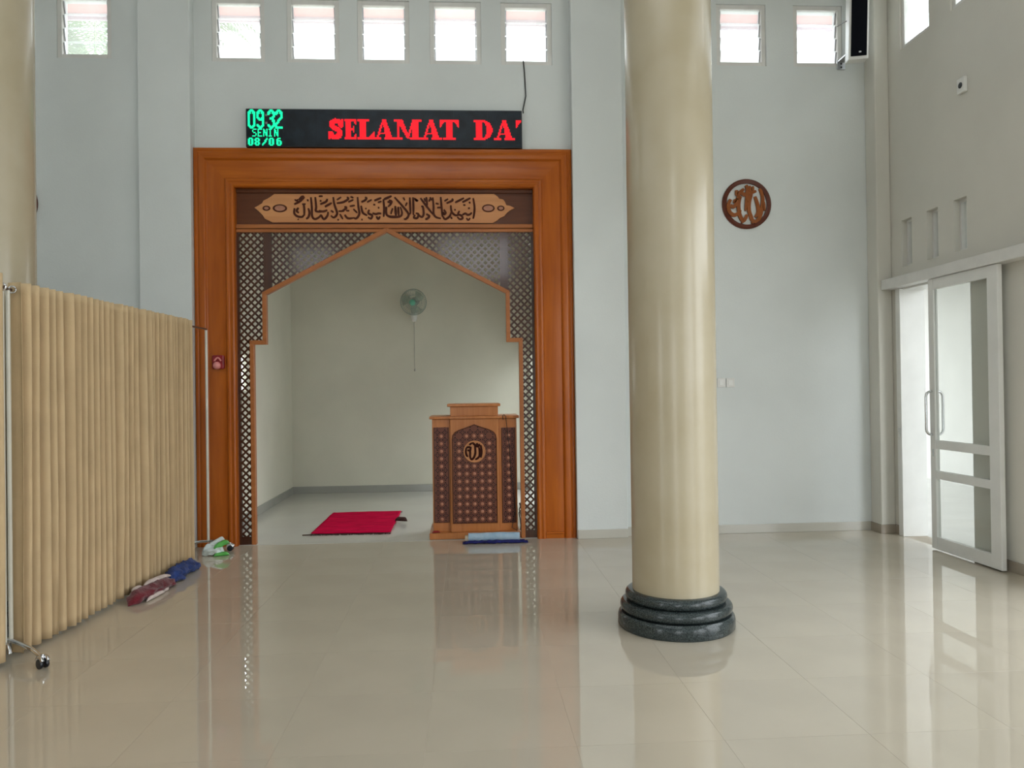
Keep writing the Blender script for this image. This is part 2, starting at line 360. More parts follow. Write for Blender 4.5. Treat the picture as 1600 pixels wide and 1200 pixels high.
# floor: slab with individually laid polished tiles where the photograph shows them
TX, TY, TS = -.1831, 3.6288, .6
fl = MB().box(XL-WT, XR+WT, YB-WT, 7.26+WT, -.14, -.0012).build('floor', M['grout'])
struct(fl)
j = .0005
def tile_mesh(a, b, nm):
    t = MB(); h = .0003; vs = []
    for x, y, z in ((-1, -1, -.004), (1, -1, -.004), (1, 1, -.004), (-1, 1, -.004)): vs.append((x*a, y*b, z))
    for x, y in ((-1, -1), (1, -1), (1, 1), (-1, 1)): vs.append((x*a, y*b, -h*.5))
    for x, y in ((-1, -1), (1, -1), (1, 1), (-1, 1)): vs.append((x*(a-h), y*(b-h), 0))
    t.add(vs, [(0, 1, 5, 4), (1, 2, 6, 5), (2, 3, 7, 6), (3, 0, 4, 7), (4, 5, 9, 8), (5, 6, 10, 9), (6, 7, 11, 10), (7, 4, 8, 11), (8, 9, 10, 11)])
    return meshof(t, nm, M['tile'])
tfull = tile_mesh(.3-j, .3-j, 'floor_tile')
cache = {}
rt = random.Random(3)
def lay(x0, x1, y0, y1):
    a, b = (x1-x0)/2-j, (y1-y0)/2-j
    k = (round(a, 4), round(b, 4))
    if k not in cache: cache[k] = tile_mesh(a, b, 'floor_tile')
    sub('tile', cache[k], fl, ((x0+x1)/2, (y0+y1)/2, 0), (rt.uniform(-1, 1)*.0003, rt.uniform(-1, 1)*.0003, 0))
kx = [TX+TS*i for i in range(-9, 8)]
xs = [x for x in kx if XL < x < XR]; xs = [XL]+xs+[XR]
ys = [TY+TS*i for i in range(-3, 6)]; ys = ys+[7.2]
rest = MB()
for ix in range(len(xs)-1):
    for iy in range(len(ys)-1):
        if ys[iy+1]-ys[iy] < .05: continue
        lay(xs[ix], xs[ix+1], ys[iy], ys[iy+1])
yy = ys[0]
while yy > YB:
    y0 = max(YB, yy-TS)
    for ix in range(len(xs)-1): rest.box(xs[ix]+j, xs[ix+1]-j, y0+j, yy-j, -.004, 0)
    yy = y0
ro = rest.build('tile_field', M['tile'], fl); ro['kind'] = 'stuff'
# last cut strip under the wall line
sub('tile', tile_mesh((XR-XL)/2-j, .03-j, 'floor_edge_tile'), fl, ((XL+XR)/2, 7.23, 0))
# niche
NX0, NX1, NY, NZ = -2.44, .885, 10.83, 3.95
NDY0, NDY1, NDZ = 9.35, 10.72, 1.90
struct(MB().box(NX0-.15, NX1+.15, 7.262, NY+.15, -.14, .002).build('floor_niche', M['ntile']))
struct(panel_wall(7.46, NY, 0, NZ, [(8.08, 8.66, 1.44, 1.84)], NX0, NX0-.04, yz).build('wall_niche_left', M['niche']))
struct(panel_wall(7.46, NY, 0, NZ, [(NDY0, NDY1, -1, NDZ), (7.75, 9.0, 1.0, 3.0)], NX1, NX1+.04, yz).build('wall_niche_right', M['niche']))  # second opening is unseen, added to brighten the niche
struct(MB().box(NX0-.15, NX1+.15, NY, NY+.15, 0, NZ).build('wall_niche_back', M['niche']))
struct(MB().box(NX0-.15, NX1+.15, 7.46, NY+.15, NZ, NZ+.12).build('ceiling_niche', M['niche']))
portal((NX1+.17, (NDY0+NDY1)/2, NDZ/2), (0, math.pi/2, 0), NDZ, NDY1-NDY0)
portal((NX1+.17, 8.375, 2.0), (0, math.pi/2, 0), 2.0, 1.25)
# skirtings
bb = .085
struct(MB().box(PX2+.003, PX3, 7.168, 7.18, 0, bb).build('baseboard_pilaster', M['skirt'], bevel=.003))
struct(MB().box(PX3, 3.93, 7.248, 7.26, 0, bb).build('baseboard_back', M['skirt'], bevel=.003))
struct(MB().box(PX0, PX1-.003, 7.168, 7.18, 0, bb).build('baseboard_pilaster_left', M['skirt'], bevel=.003))
struct(MB().box(XL, PX0, 7.248, 7.26, 0, bb).build('baseboard_back_left', M['skirt'], bevel=.003))
s = MB().box(3.918, 3.93, 7.058, 7.248, 0, bb); s.box(3.93, XR, 7.058, 7.07, 0, bb)
struct(s.build('baseboard_corner', M['skirt_dark'], bevel=.003))
s = MB().box(XR-.012, XR, DO1+.07, 7.058, 0, bb); s.box(XR-.012, XR, 4.62, DO0, 0, bb)
struct(s.build('baseboard_right', M['skirt_dark'], bevel=.003))
struct(MB().box(XL, XL+.012, 2.8, 7.24, 0, bb).build('baseboard_left', M['skirt'], bevel=.003))
struct(MB().box(NX0, NX0+.012, 7.47, NY-.012, .002, .10).build('baseboard_niche_left', M['skirt_niche'], bevel=.003))
struct(MB().box(NX0, NX1, NY-.012, NY, .002, .10).build('baseboard_niche_back', M['skirt_niche'], bevel=.003))
# ------------------------------------------------------------------ high louvre windows
blade_x = meshof(MB().box(-.197, .197, -.0025, .0025, -.07, .07), 'louver_blade', M['louver'])
blade_y = meshof(MB().box(-.0025, .0025, -.18, .18, -.07, .07), 'louver_blade_side', M['louver'])
clipm = meshof(MB().box(-.006, .006, -.012, .012, -.055, .055), 'louver_clip', M['alu'])
wn = [0]
def window_y(cx, y0, label, open_=.35):
    wn[0] += 1
    o = struct(thing('window_%d' % wn[0], label, 'window', (cx, y0, ZW0)))
    del o['category']
    f = MB(); t = .042; a, b, c, d = cx-HW, cx+HW, ZW0, ZW1; y1 = y0+.075
    f.box(a, a+t, y0, y1, c, d); f.box(b-t, b, y0, y1, c, d); f.box(a+t, b-t, y0, y1, c, c+t); f.box(a+t, b-t, y0, y1, d-t, d)
    f.build('window_frame', M['white_frame'], o, bevel=.003)
    for k in range(4):
        z = ZW0+t+.066+k*.128
        sub('glass_louver', blade_x, o, (cx, y0+.045, z), (open_, 0, 0))
        for sgn in (-1, 1): sub('louver_clip', clipm, o, (cx+sgn*.196, y0+.045, z), (open_, 0, 0))
    return o
for i, c in enumerate(wc):
    window_y(c, 7.312, '%s louvre window of the five above the red and green display' % ('leftmost', 'second from left', 'middle', 'fourth from left', 'rightmost')[i], (.30, .30, .22, .22, .2)[i])
window_y(wr[0], 7.272, 'high louvre window above the carved round plaque, beside the big column', .25)
window_y(wr[1], 7.272, 'high louvre window next to the black wall speaker', .2)
window_y(wl[0], 7.272, 'high louvre window at far left showing palm fronds', .25)
window_y(wl[1], 7.272, 'high louvre window hidden behind the left column', .25)
window_y(wl[2], 7.272, 'high louvre window in the far left corner', .25)
for i, (a, b, c, d) in enumerate(uw[:3]):
    wn[0] += 1
    o = struct(thing('window_%d' % wn[0], ('high window in the side wall nearest the speaker', 'high window cut by the top edge above the wall outlet', 'high side wall window outside the right edge')[i], 'window', (XR, (a+b)/2, c))); del o['category']
    f = MB(); t = .04; x0 = XR+.02; x1 = XR+.095
    f.box(x0, x1, a, a+t, c, d); f.box(x0, x1, b-t, b, c, d); f.box(x0, x1, a+t, b-t, c, c+t); f.box(x0, x1, a+t, b-t, d-t, d)
    f.build('window_frame', M['white_frame'], o, bevel=.003)
    for k in range(4):
        z = c+t+.066+k*.13
        sub('glass_louver', blade_y, o, (XR+.055, (a+b)/2, z), (0, .25, 0))
for i, (a, b, c, d) in enumerate(slits):
    wn[0] += 1
    o = struct(thing('window_%d' % wn[0], ('slit window above the sliding door, nearest the corner', 'middle slit window above the sliding door', 'slit window above the sliding door, nearest the camera')[i], 'window', (XR, (a+b)/2, c))); del o['category']
    f = MB(); t = .022; x0 = XR+.05; x1 = XR+.11
    f.box(x0, x1, a, a+t, c, d); f.box(x0, x1, b-t, b, c, d); f.box(x0, x1, a+t, b-t, c, c+t); f.box(x0, x1, a+t, b-t, d-t, d)
    f.build('window_frame', M['white_frame'], o, bevel=.002)
    MB().box(XR+.075, XR+.08, a+t, b-t, c+t, d-t).build('window_pane', M['glass'], o)
# ------------------------------------------------------------------ sliding door
d1 = struct(thing('door_1', 'white sliding door with three glass panes, half open', 'door', (XR-.07, 5.9, 0))); del d1['category']
px0, px1 = XR-.092, XR-.052; dy0, dy1, dz0, dz1 = 5.50, 6.36, .012, 2.315
st = .115
MB().box(px0, px1, dy1-.07, dy1, dz0, dz1).build('door_stile', M['white_paint'], d1, bevel=.003)
MB().box(px0, px1, dy0, dy0+st, dz0, dz1).build('door_stile', M['white_paint'], d1, bevel=.003)
zs = [(dz0, .115), (.610, .680), (.865, .940), (2.225, dz1)]
for a, b in zs: MB().box(px0+.002, px1-.002, dy0+st, dy1-.07, a, b).build('door_rail', M['white_paint'], d1, bevel=.003)
for k in range(3): MB().box((px0+px1)/2-.003, (px0+px1)/2+.003, dy0+st, dy1-.07, zs[k][1], zs[k+1][0]).build('door_pane', M['glass'], d1)
for sg in (-1, 1):                                             # pull handle on either face of the leading stile
    xf = px0 if sg < 0 else px1
    pts = []
    hz0, hz1, r = .985, 1.355, .045; yh = dy1-.035
    for k in range(5):
        an = math.pi/2*k/4; pts.append((xf+sg*(.0+(.055-r)+r*math.sin(an)) if k else xf, yh, hz0+r-r*math.cos(an)))
    for k in range(5):
        an = math.pi/2*k/4; pts.append((xf+sg*((.055-r)+r*math.cos(an)), yh, hz1-r+r*math.sin(an)))
    pts.append((xf, yh, hz1))
    MB().tube(pts, .011, 10).build('door_handle', M['chrome'], d1, smooth=50)
MB().box(px0-.001, px0+.002, dy1-.05, dy1-.03, .80, .86).build('door_lock', M['steel'], d1)
o = MB().box(XR-.115, XR, 4.65, 7.06, 2.318, 2.412).build('trim_4', M['white_frame'], bevel=.004, origin=(XR, 5.7, 2.318)); struct(o, 'long boxed track above the sliding door')
s = MB().box(XR-.03, XR+WT+.01, DO1-.002, DO1+.07, 0, DOZ-.015)
o = s.build('trim_5', M['white_paint'], bevel=.004, origin=(XR, DO1, 0)); struct(o, 'white door jamb post')
MB().box(XR-.033, XR-.03, DO1+.02, DO1+.045, .93, 1.01).build('strike_plate', M['steel'], o)
s = MB().box(XR+.001, XR+WT+.01, DO0-.03, DO0+.012, 0, DOZ); s.box(XR+.001, XR+WT+.01, DO0+.012, DO1-.004, DOZ-.03, DOZ)
struct(s.build('trim_6', M['white_paint'], bevel=.003, origin=(XR, DO0, 0)), 'white lining of the door opening')
# ------------------------------------------------------------------ outside
struct(MB().box(XR+WT, 9.5, -9, 12, -.2, -.02).build('terrace', M['ext_floor']), 'pale terrace floor outside the sliding door')
struct(MB().box(7.0, 7.2, 2.5, 12, -.02, 2.9).build('wall_outside', M['ext_wall']), 'white boundary wall outside the sliding door')
struct(MB().box(XR+WT, 7.2, 5.0, 12, 3.0, 3.1).build('ceiling_added_shade', M['ext_wall']), 'roof slab added to shade the terrace outside the sliding door')  # slab added to dim the daylight seen through the sliding door
struct(MB().box(-40, 60, -40, 60, -.3, -.21).build('ground', M['ground']), 'ground around the building')
ev = MB().box(XL-.6, XR+.25, 7.46, 8.62, 5.61, 5.67)
ev = ev.build('roof_eave', M['pink_eave'], origin=(0, 8, 5.5)); struct(ev, 'pink painted roof eave outside the high windows')
MB().box(XL-.6, XR+.25, 8.62, 8.66, 5.545, 5.82).build('fascia', M['lilac'], ev)
# ================================================================== THE WOODEN ARCH FRAME
fr = thing('arch_frame', 'large orange teak frame around the prayer niche, with dark lattice arch', 'frame', (CX, 7.3, 0))
FX0, FX1, FZ = -2.508, 1.024, 3.706; FW = .372
prof = [(0, 0), (0, .060), (.006, .066), (.026, .068), (.032, .064), (.038, .064), (.046, .070), (.060, .073), (.094, .074), (.104, .068), (.110, .058), (.118, .053),
        (.124, .054), (.282, .054), (.288, .060), (.294, .076), (.304, .080), (.316, .079), (.322, .074), (.334, .074), (.340, .078), (.352, .080), (.364, .074), (.372, .060), (.372, -.05)]
yb = 7.30
def jamb(side):
    mb = MB(); vs = []
    for z_top in (0, 1):
        for d, h in prof:
            x = FX0+d if side < 0 else FX1-d
            vs.append((x, yb-h, (FZ-d) if z_top else 0))
    n = len(prof)
    mb.add(vs, [(i, i+1, n+i+1, n+i) for i in range(n-1)]+[tuple(range(n)), tuple(range(2*n-1, n-1, -1))]); return mb
jl = jamb(-1).build('jamb', M['wood_z'], fr, smooth=25); jr = jamb(1).build('jamb', M['wood_z'], fr, smooth=25)
vs = []
for e in (0, 1):
    for d, h in prof: vs.append(((FX0+d) if e == 0 else (FX1-d), yb-h, FZ-d))
n = len(prof)
MB().add(vs, [(i, i+1, n+i+1, n+i) for i in range(n-1)]+[tuple(range(n)), tuple(range(2*n-1, n-1, -1))]).build('head_board', M['wood_x'], fr, smooth=25)
for q, jx in ((jl, (FX0+.118, FX0+.288)), (jr, (FX1-.288, FX1-.118))):
    MB().box(jx[0], jx[1], yb-.077, yb-.05, .045, .062).build('panel_bead', M['wood_x'], q, bevel=.005)
    MB().box(jx[0], jx[1], yb-.066, yb-.05, 0, .045).build('plinth_strip', M['wood_x'], q, bevel=.002)
IX0, IX1, IZ = FX0+FW, FX1-FW, FZ-FW                           # clear opening inside the frame
# calligraphy board
cb = MB().box(IX0-.01, IX1+.01, 7.302, 7.33, 2.985, IZ+.02).build('inscription_board', M['dark_wood_x'], fr)
ri = MB().box(IX0, IX1, 7.268, 7.335, 2.960, 3.0).build('transom_rail', M['trim_wood'], fr, bevel=.008)
MB().box(IX0, IX1, 7.278, 7.335, 2.925, 2.956).build('transom_rail', M['trim_wood'], fr, bevel=.005)
MB().box(IX0, IX1, 7.282, 7.302, IZ-.035, IZ).build('top_bead', M['dark_wood_x'], fr, bevel=.004)  # dark wood bead along the top of the inscription board
YC = 7.30
def P(u, v, Y=YC):
    q = WY(u, v, Y); return (q.x, q.z)
lt = [(429, 303.5), (423, 308), (418, 311), (412, 314), (410, 318), (405, 321), (398, 325), (404, 330), (408, 334), (411, 337), (414, 342), (420, 345), (426, 348)]
rtp = [(770, 349), (777, 345), (781, 341), (788, 338), (792, 333), (797, 329), (804, 325.5), (797, 322), (791, 321), (789, 316), (786, 312), (780, 311), (778, 308), (772, 303.5)]
cart = MB().prism_xz([P(*q) for q in lt+rtp], 7.286, 7.304).build('cartouche', M['pale_wood'], cb, bevel=.003)
for u, v, a, b in ((438, 326, 11, 6.2), (417, 326, 6, 4), (763, 326, 10, 6.2), (782.5, 326, 5.8, 4.2)):
    c = P(u, v); s_ = .0061
    MB().prism_xz([(c[0]+a*s_*math.cos(t*math.pi/10), c[1]+b*s_*math.sin(t*math.pi/10)) for t in range(20)], 7.2825, 7.2865).build('oval_boss', M['ink_wood'], cb)
for u, v, a, b in ((438, 326, 8, 4.2), (763, 326, 7.6, 4.2), (782.5, 326, 3.6, 2.4), (417, 326, 3.4, 2.2)):
    c = P(u, v); s_ = .0061
    MB().prism_xz([(c[0]+a*s_*math.cos(t*math.pi/10), c[1]+b*s_*math.sin(t*math.pi/10)) for t in range(20)], 7.281, 7.283).build('oval_inlay', M['rosette'], cb)
SA = [[(180,265),(260,225),(325,165)],[(185,200),(215,215),(235,195)],[(245,205),(290,160),(320,165)],[(365,195),(372,225)],[(412,168),(425,300),(430,430),(470,470),(530,440),(552,408)],[(472,165),(485,300),(482,360),(560,370)],[(185,320),(182,390),(225,432),(290,440),(310,415)],[(240,312),(215,355),(245,385)],[(312,262),(320,330),(320,425)],[(375,320),(392,385),(375,445),(345,468)],[(232,470),(240,480)],[(290,265),(340,262)],
[(552,410),(590,472),(640,425),(650,370)],[(520,355),(580,365),(640,345)],[(605,300),(702,245)],[(540,265),(620,230),(640,190)],[(520,155),(575,152)],[(535,215),(560,222)],[(722,165),(735,260),(762,340),(775,400),(730,450),(690,420)],[(690,350),(725,378)],[(795,362),(875,358)],[(840,362),(905,315),(875,300)],[(900,352),(945,355)],[(815,400),(855,472)],[(880,410),(925,460),(1000,455)],[(770,205),(832,165)],[(770,250),(860,235),(930,190),(910,165)],[(960,160),(1002,175)],[(930,235),(1002,200)],[(950,292),(1022,280)],[(1058,165),(1070,300),(1082,400),(1040,462),(1000,450)],[(1000,330),(1055,385)],[(1110,235),(1162,210),(1182,180),(1160,168)],[(1190,237),(1255,200)],[(1108,285),(1130,380),(1192,420)],[(1165,320),(1182,330)],[(1220,340),(1208,390),(1262,420),(1242,465),(1203,442)],[(1265,388),(1310,402),(1350,392),(1388,395)],[(1275,270),(1305,272)],[(1340,315),(1362,312)],[(1320,432),(1346,470),(1370,432)],[(1415,195),(1427,320),(1420,440)],[(1290,215),(1388,175)],[(1340,240),(1392,222)],[(1450,300),(1458,400),(1500,432),(1590,432)],[(1545,320),(1522,390)],[(1582,290),(1592,425)],[(1425,200),(1532,150)],[(1490,210),(1532,230),(1495,292)],[(780,478),(800,480)],[(1110,478),(1130,476)]]
SB = [[(38,300),(38,400),(80,437),(160,442),(232,430),(252,380),(228,300)],[(112,340),(98,402)],[(158,288),(166,425)],[(200,300),(207,425)],[(0,195),(108,150)],[(50,230),(102,250),(58,300)],[(148,168),(250,280),(342,400),(312,465),(278,470)],[(332,392),(372,402)],[(360,170),(366,300),(370,395)],[(270,170),(292,212)],[(322,240),(300,292)],[(405,168),(410,300),(410,415)],[(420,182),(470,222),(432,202)],[(432,410),(418,450),(462,457),(482,402),(442,390)],[(462,392),(522,442),(552,402),(542,302),(518,298)],[(508,180),(590,290),(682,405)],[(588,400),(632,430),(598,467),(575,465)],[(588,165),(602,285)],[(678,170),(690,300),(690,392),(722,442),(792,462)],[(640,165),(662,212)],[(718,252),(762,262)],[(738,312),(802,310)],[(788,163),(800,300),(812,440)],[(832,338),(858,385),(832,405),(822,370)],[(818,430),(850,472),(912,432),(932,378)],[(838,222),(892,190)],[(868,252),(952,212),(942,188)],[(928,278),(940,370),(992,417),(1042,412)],[(1050,358),(1028,402),(1072,420),(1092,460),(1052,472),(1018,440)],[(1088,412),(1130,393),(1162,412),(1200,400),(1218,378)],[(975,338),(998,346)],[(1100,275),(1132,278)],[(1165,322),(1195,318)],[(1145,455),(1170,485),(1197,455)],[(1238,180),(1257,300),(1252,400),(1238,465)],[(988,242),(1112,178)],[(1088,238),(1202,178)],[(1180,232),(1200,252)],[(560,180),(575,230)],[(640,190),(625,230)],[(930,440),(945,470)]]
ins = MB()
for k, (S, ox) in enumerate(((SA, 440), (SB, 600))):
    for st_ in S:
        pts = [P(ox+x/8.889, 290+y/8.889) for x, y in st_]
        L = sum(math.dist(pts[i], pts[i+1]) for i in range(len(pts)-1))
        ins.stroke(pts, .021 if L > .06 else .017, 7.2815-random.random()*.001, 7.287)
ins.build('carved_inscription', M['ink_wood'], cb)
# lattice arch
def mirror(poly): return [(2*CX-x, z) for x, z in poly]
inner = [(-1.985, 0), (-1.985, 1.872), (-1.866, 1.872), (-1.866, 2.338), (CX, 2.925)]
outer = [(-2.024, 0), (-2.024, 1.912), (-1.905, 1.912), (-1.905, 2.362), (CX, 2.972)]
for sgn in (0, 1):
    for i in range(4):
        poly = [inner[i], inner[i+1], outer[i+1], outer[i]]
        MB().prism_xz(mirror(poly) if sgn else poly, 7.276, 7.336).build('arch_trim', M['trim_wood'], fr, bevel=.004)
    bd = [(-1.89, 2.345), (-1.815, 2.395), (-1.815, 2.94), (-1.89, 2.94)]
    MB().prism_xz(mirror(bd) if sgn else bd, 7.290, 7.325).build('lattice_board', M['dark_wood'], fr)
    ft = [(IX0-.01, 0), (-2.02, 0), (-2.02, .075), (IX0-.01, .075)]
    MB().prism_xz(mirror(ft) if sgn else ft, 7.290, 7.325).build('lattice_foot', M['dark_wood'], fr)
    ed = [(IX0-.01, 0), (IX0+.022, 0), (IX0+.022, 2.94), (IX0-.01, 2.94)]
    MB().prism_xz(mirror(ed) if sgn else ed, 7.288, 7.326).build('lattice_stile', M['dark_wood'], fr)
def clip_line(p, d, poly):
    """parameter range of the line p+t d inside a convex counter-clockwise polygon"""
    t0, t1 = -1e9, 1e9; n_ = len(poly)
    for i in range(n_):
        a, b = poly[i], poly[(i+1) % n_]; ex, ez = b[0]-a[0], b[1]-a[1]
        nx, nz = -ez, ex
        den = nx*d[0]+nz*d[1]; num = nx*(p[0]-a[0])+nz*(p[1]-a[1])
        if abs(den) < 1e-12:
            if num < 0: return None
        else:
            t = -num/den
            if den > 0: t0 = max(t0, t)
            else: t1 = min(t1, t)
    return (t0, t1) if t1-t0 > .01 else None
def lattice(poly, name='lattice_panel'):
    a = sum(poly[i][0]*poly[(i+1) % len(poly)][1]-poly[(i+1) % len(poly)][0]*poly[i][1] for i in range(len(poly)))
    if a < 0: poly = poly[::-1]
    mb = MB(); D = .0668; r2 = math.sqrt(.5)
    for lay_, d in ((0, (r2, r2)), (1, (r2, -r2))):
        y0 = 7.298+lay_*.006
        for k in range(-90, 90):
            p = (CX+D*.5+k*D, 1.5)
            c = clip_line(p, d, poly)
            if not c: continue
            a_, b_ = [(p[0]+d[0]*t, p[1]+d[1]*t) for t in c]; hx, hz = -d[1]*.0088, d[0]*.0088
            mb.prism_xz([(a_[0]+hx, a_[1]+hz), (a_[0]-hx, a_[1]-hz), (b_[0]-hx, b_[1]-hz), (b_[0]+hx, b_[1]+hz)], y0, y0+.011)
    o = mb.build(name, M['dark_wood'], fr); o['kind'] = 'stuff'; return o
for sgn in (0, 1):
    for poly in ([(IX0, 1.90), (-1.885, 1.90), (-1.885, 2.94), (IX0, 2.94)], [(IX0, .07), (-2.01, .07), (-2.01, 1.905), (IX0, 1.905)], [(-1.82, 2.40), (-.80, 2.94), (-1.82, 2.94)]):
        lattice(mirror(poly) if sgn else poly)
# small red dispenser on the left jamb
c = WY(340, 566, 7.2)
fz = thing('air_freshener', 'small red and pink plastic dispenser fixed to the left frame board', 'dispenser', (c.x, 7.246, c.z-.07))
MB().box(c.x-.055, c.x+.055, 7.205, 7.246, c.z-.062, c.z+.066).build('back_box', M['freshener_red'], fz, bevel=.012)
MB().lathe([(.001, .034), (.018, .032), (.030, .022), (.036, 0)], (c.x-.008, 7.207, c.z-.03), 20, (0, -1, .1), cap=False).build('bowl', M['freshener_pink'], fz, smooth=60)
MB().tube([(c.x-.03+.06*k/6, 7.204, c.z+.012+.03*math.sin(math.pi*k/6)) for k in range(7)], .008, 8).build('arch_rim', M['freshener_pink'], fz, smooth=60)
# ================================================================== LED DISPLAY
a = WY(382.5, 168.2, 7.19); b = WY(816.5, 228.3, 7.19)
LX0, LX1, LZ0, LZ1 = a.x, b.x, FZ+.001, a.z+.002
led = thing('led_display', 'long black scrolling display board reading SELAMAT DA, with green clock', 'display', ((LX0+LX1)/2, 7.25, LZ0))
MB().box(LX0, LX1, 7.215, 7.296, LZ0, LZ1).build('housing', M['black'], led, bevel=.004)
NC = 256; pit = (LX1-LX0-.02)/NC; NR = 32; pz = (LZ1-LZ0-.02)/NR
for k in range(8):
    w8 = (LX1-LX0-.02)/8
    MB().box(LX0+.01+w8*k+.0006, LX0+.01+w8*(k+1)-.0006, 7.209, 7.2155, LZ0+.01, LZ1-.01).build('led_module', M['ledface'], led)
def seg_d(p, a, b):
    ax, ay = a; bx, by = b; dx, dy = bx-ax, by-ay; L = dx*dx+dy*dy
    t = 0 if L == 0 else max(0, min(1, ((p[0]-ax)*dx+(p[1]-ay)*dy)/L))
    return math.hypot(p[0]-ax-t*dx, p[1]-ay-t*dy)
def path_in(p, pts, hw): return any(seg_d(p, pts[i], pts[i+1]) < hw for i in range(len(pts)-1))
def rect(p, x0, x1, y0, y1): return x0 <= p[0] <= x1 and y0 <= p[1] <= y1
def tri(p, a, b, c):
    def s_(u, v): return (v[0]-u[0])*(p[1]-u[1])-(v[1]-u[1])*(p[0]-u[0])
    q = (s_(a, b), s_(b, c), s_(c, a)); return all(x >= 0 for x in q) or all(x <= 0 for x in q)
def quad(p, a, b, c, d): return tri(p, a, b, c) or tri(p, a, c, d)
def gS(p): return path_in(p, [(13, 12.6), (11, 15.6), (7.5, 16.3), (4.6, 14.6), (4.2, 12.3), (6, 10.3), (10, 8.4), (12, 6), (11, 3.2), (8, 1.9), (5, 2.4), (3, 5)], 2.3) or rect(p, 13.2, 14.8, 11.5, 18) or rect(p, 1, 2.6, 0, 6)
def gE(p): return rect(p, 2.5, 7, 0, 18) or rect(p, .8, 12, 16.4, 18) or rect(p, .8, 12, 0, 1.6) or tri(p, (12, 18), (12, 12.2), (8.6, 17)) or tri(p, (12, 0), (12, 5.8), (8.6, 1)) or rect(p, 7, 9.5, 8.1, 9.9) or rect(p, 8.9, 10, 6.5, 11.5)
def gL(p): return rect(p, 2.5, 8, 0, 18) or rect(p, 0, 10.5, 16.4, 18) or rect(p, 0, 15.5, 0, 1.6) or tri(p, (16, 0), (16, 8), (10, 1))
def gA(p): return quad(p, (8, 18), (11.5, 18), (18, 0), (11.8, 0)) or seg_d(p, (9.2, 17.5), (3.4, .5)) < .95 or rect(p, 5.5, 13, 4.6, 6.1) or rect(p, 0, 7, 0, 1.5) or rect(p, 9.8, 20, 0, 1.5)
def gM(p): return rect(p, 3, 4.8, 0, 18) or rect(p, 17.5, 23, 0, 18) or quad(p, (2, 18), (8, 18), (14.5, 1.5), (12, 1.5)) or seg_d(p, (13.2, 2), (18.5, 17.5)) < 1 or rect(p, 0, 7.5, 0, 1.5) or rect(p, 15, 26, 0, 1.5) or rect(p, 0, 7, 16.5, 18) or rect(p, 18, 26, 16.5, 18)
def gTl(p): return p[1] > 9 and gT(p)
def gT(p): return rect(p, 6.3, 11.8, 0, 18) or rect(p, 0, 18, 16.2, 18) or tri(p, (0, 18), (0, 10.5), (5, 17)) or tri(p, (18, 18), (18, 10.5), (13, 17)) or rect(p, 3.5, 14.5, 0, 1.5)
def gD(p):
    o_ = p[0] > 7 and ((p[0]-7.5)/10.3)**2+((p[1]-9)/9)**2 <= 1; i_ = p[0] > 8 and ((p[0]-7.5)/4.6)**2+((p[1]-9)/7.3)**2 <= 1
    return rect(p, 2.5, 8, 0, 18) or (o_ and not i_) or rect(p, 0, 8, 16.5, 18) or rect(p, 0, 8, 0, 1.5)
pxled = 434/256.
word = [(gS, 510), (gE, 535.5), (gL, 557.5), (gA, 583), (gM, 615), (gA, 657), (gT, 687), (gD, 741), (gA, 774), (gTl, 809.5)]
dots = {'red': [], 'green': [], 'off': []}
for g, u in word:
    c0 = round((u-384)/pxled)
    for cc in range(27):
        for rr_ in range(19):
            if c0+cc < NC and g((cc+.5, rr_+.5)): dots['red'].append((c0+cc, 6+rr_))
big = {'0': [[(1, 3), (1, 13), (3, 15.3), (4, 15.3), (6, 13), (6, 3), (4, .7), (3, .7), (1, 3)]],
       '9': [[(6, 9), (4, 7.5), (3, 7.5), (1, 9.5), (1, 13), (3, 15.3), (4, 15.3), (6, 13), (6, 3), (4, .7), (3, .7), (1, 3)]],
       '3': [[(1, 13), (3, 15.3), (4, 15.3), (6, 13), (6, 10.5), (4, 8.3), (3, 8.3)], [(4, 8.3), (6, 6), (6, 3), (4, .7), (3, .7), (1, 3)]],
       '2': [[(1, 13), (3, 15.3), (4, 15.3), (6, 13), (6, 10), (1, 3.5), (1, .8), (6.3, .8)]]}
for ch, x0 in (('0', 1), ('9', 9), ('3', 19), ('2', 26.5)):
    for cc in range(9):
        for rr_ in range(17):
            if any(path_in((cc+.5, rr_+.5-.4), q, 1.12) for q in big[ch]): dots['green'].append((int(x0)+cc, 15+rr_))
for q in ((17, 19), (18, 19), (17, 20), (18, 20), (17, 26), (18, 26), (17, 27), (18, 27)): dots['off'].append(q)
F5 = {'S': '0111 1000 1000 0110 0001 0001 1110', 'E': '1111 1000 1000 1110 1000 1000 1111', 'N': '1001 1101 1101 1111 1011 1011 1001', 'I': '1110 0100 0100 0100 0100 0100 1110',
      '0': '01110 11011 11011 11011 11011 11011 01110', '8': '01110 11011 11011 01110 11011 11011 01110', '6': '01110 11000 11110 11011 11011 11011 01110', '/': '00001 00011 00110 00110 01100 11000 10000'}
for txt, x0, rtop, st_ in (('SENIN', 5, 14, 5), ('08/06', 1, 6, 6.6)):
    for k, ch in enumerate(txt):
        for rr_, row in enumerate(F5[ch].split()):
            for cc, bit in enumerate(row):
                if bit == '1': dots['green'].append((int(x0+st_*k)+cc, rtop-rr_))
for key, nm, mt in (('red', 'red_lettering', 'red'), ('green', 'green_clock_digits', 'green'), ('off', 'unlit_colon', 'ledoff')):
    mb = MB()
    for c_, r_ in sorted(set(dots[key])):
        x = LX0+.01+(c_+.5)*pit; z = LZ0+.01+(r_+.5)*pz; e = .0047
        mb.box(x-e, x+e, 7.207, 7.2095, z-e, z+e)
    mb.build(nm, M[mt], led)['kind'] = 'stuff'
k0 = WY(818, 97, 7.30); k1 = WY(821, 150, 7.29); k2 = WY(817, 172, 7.285)
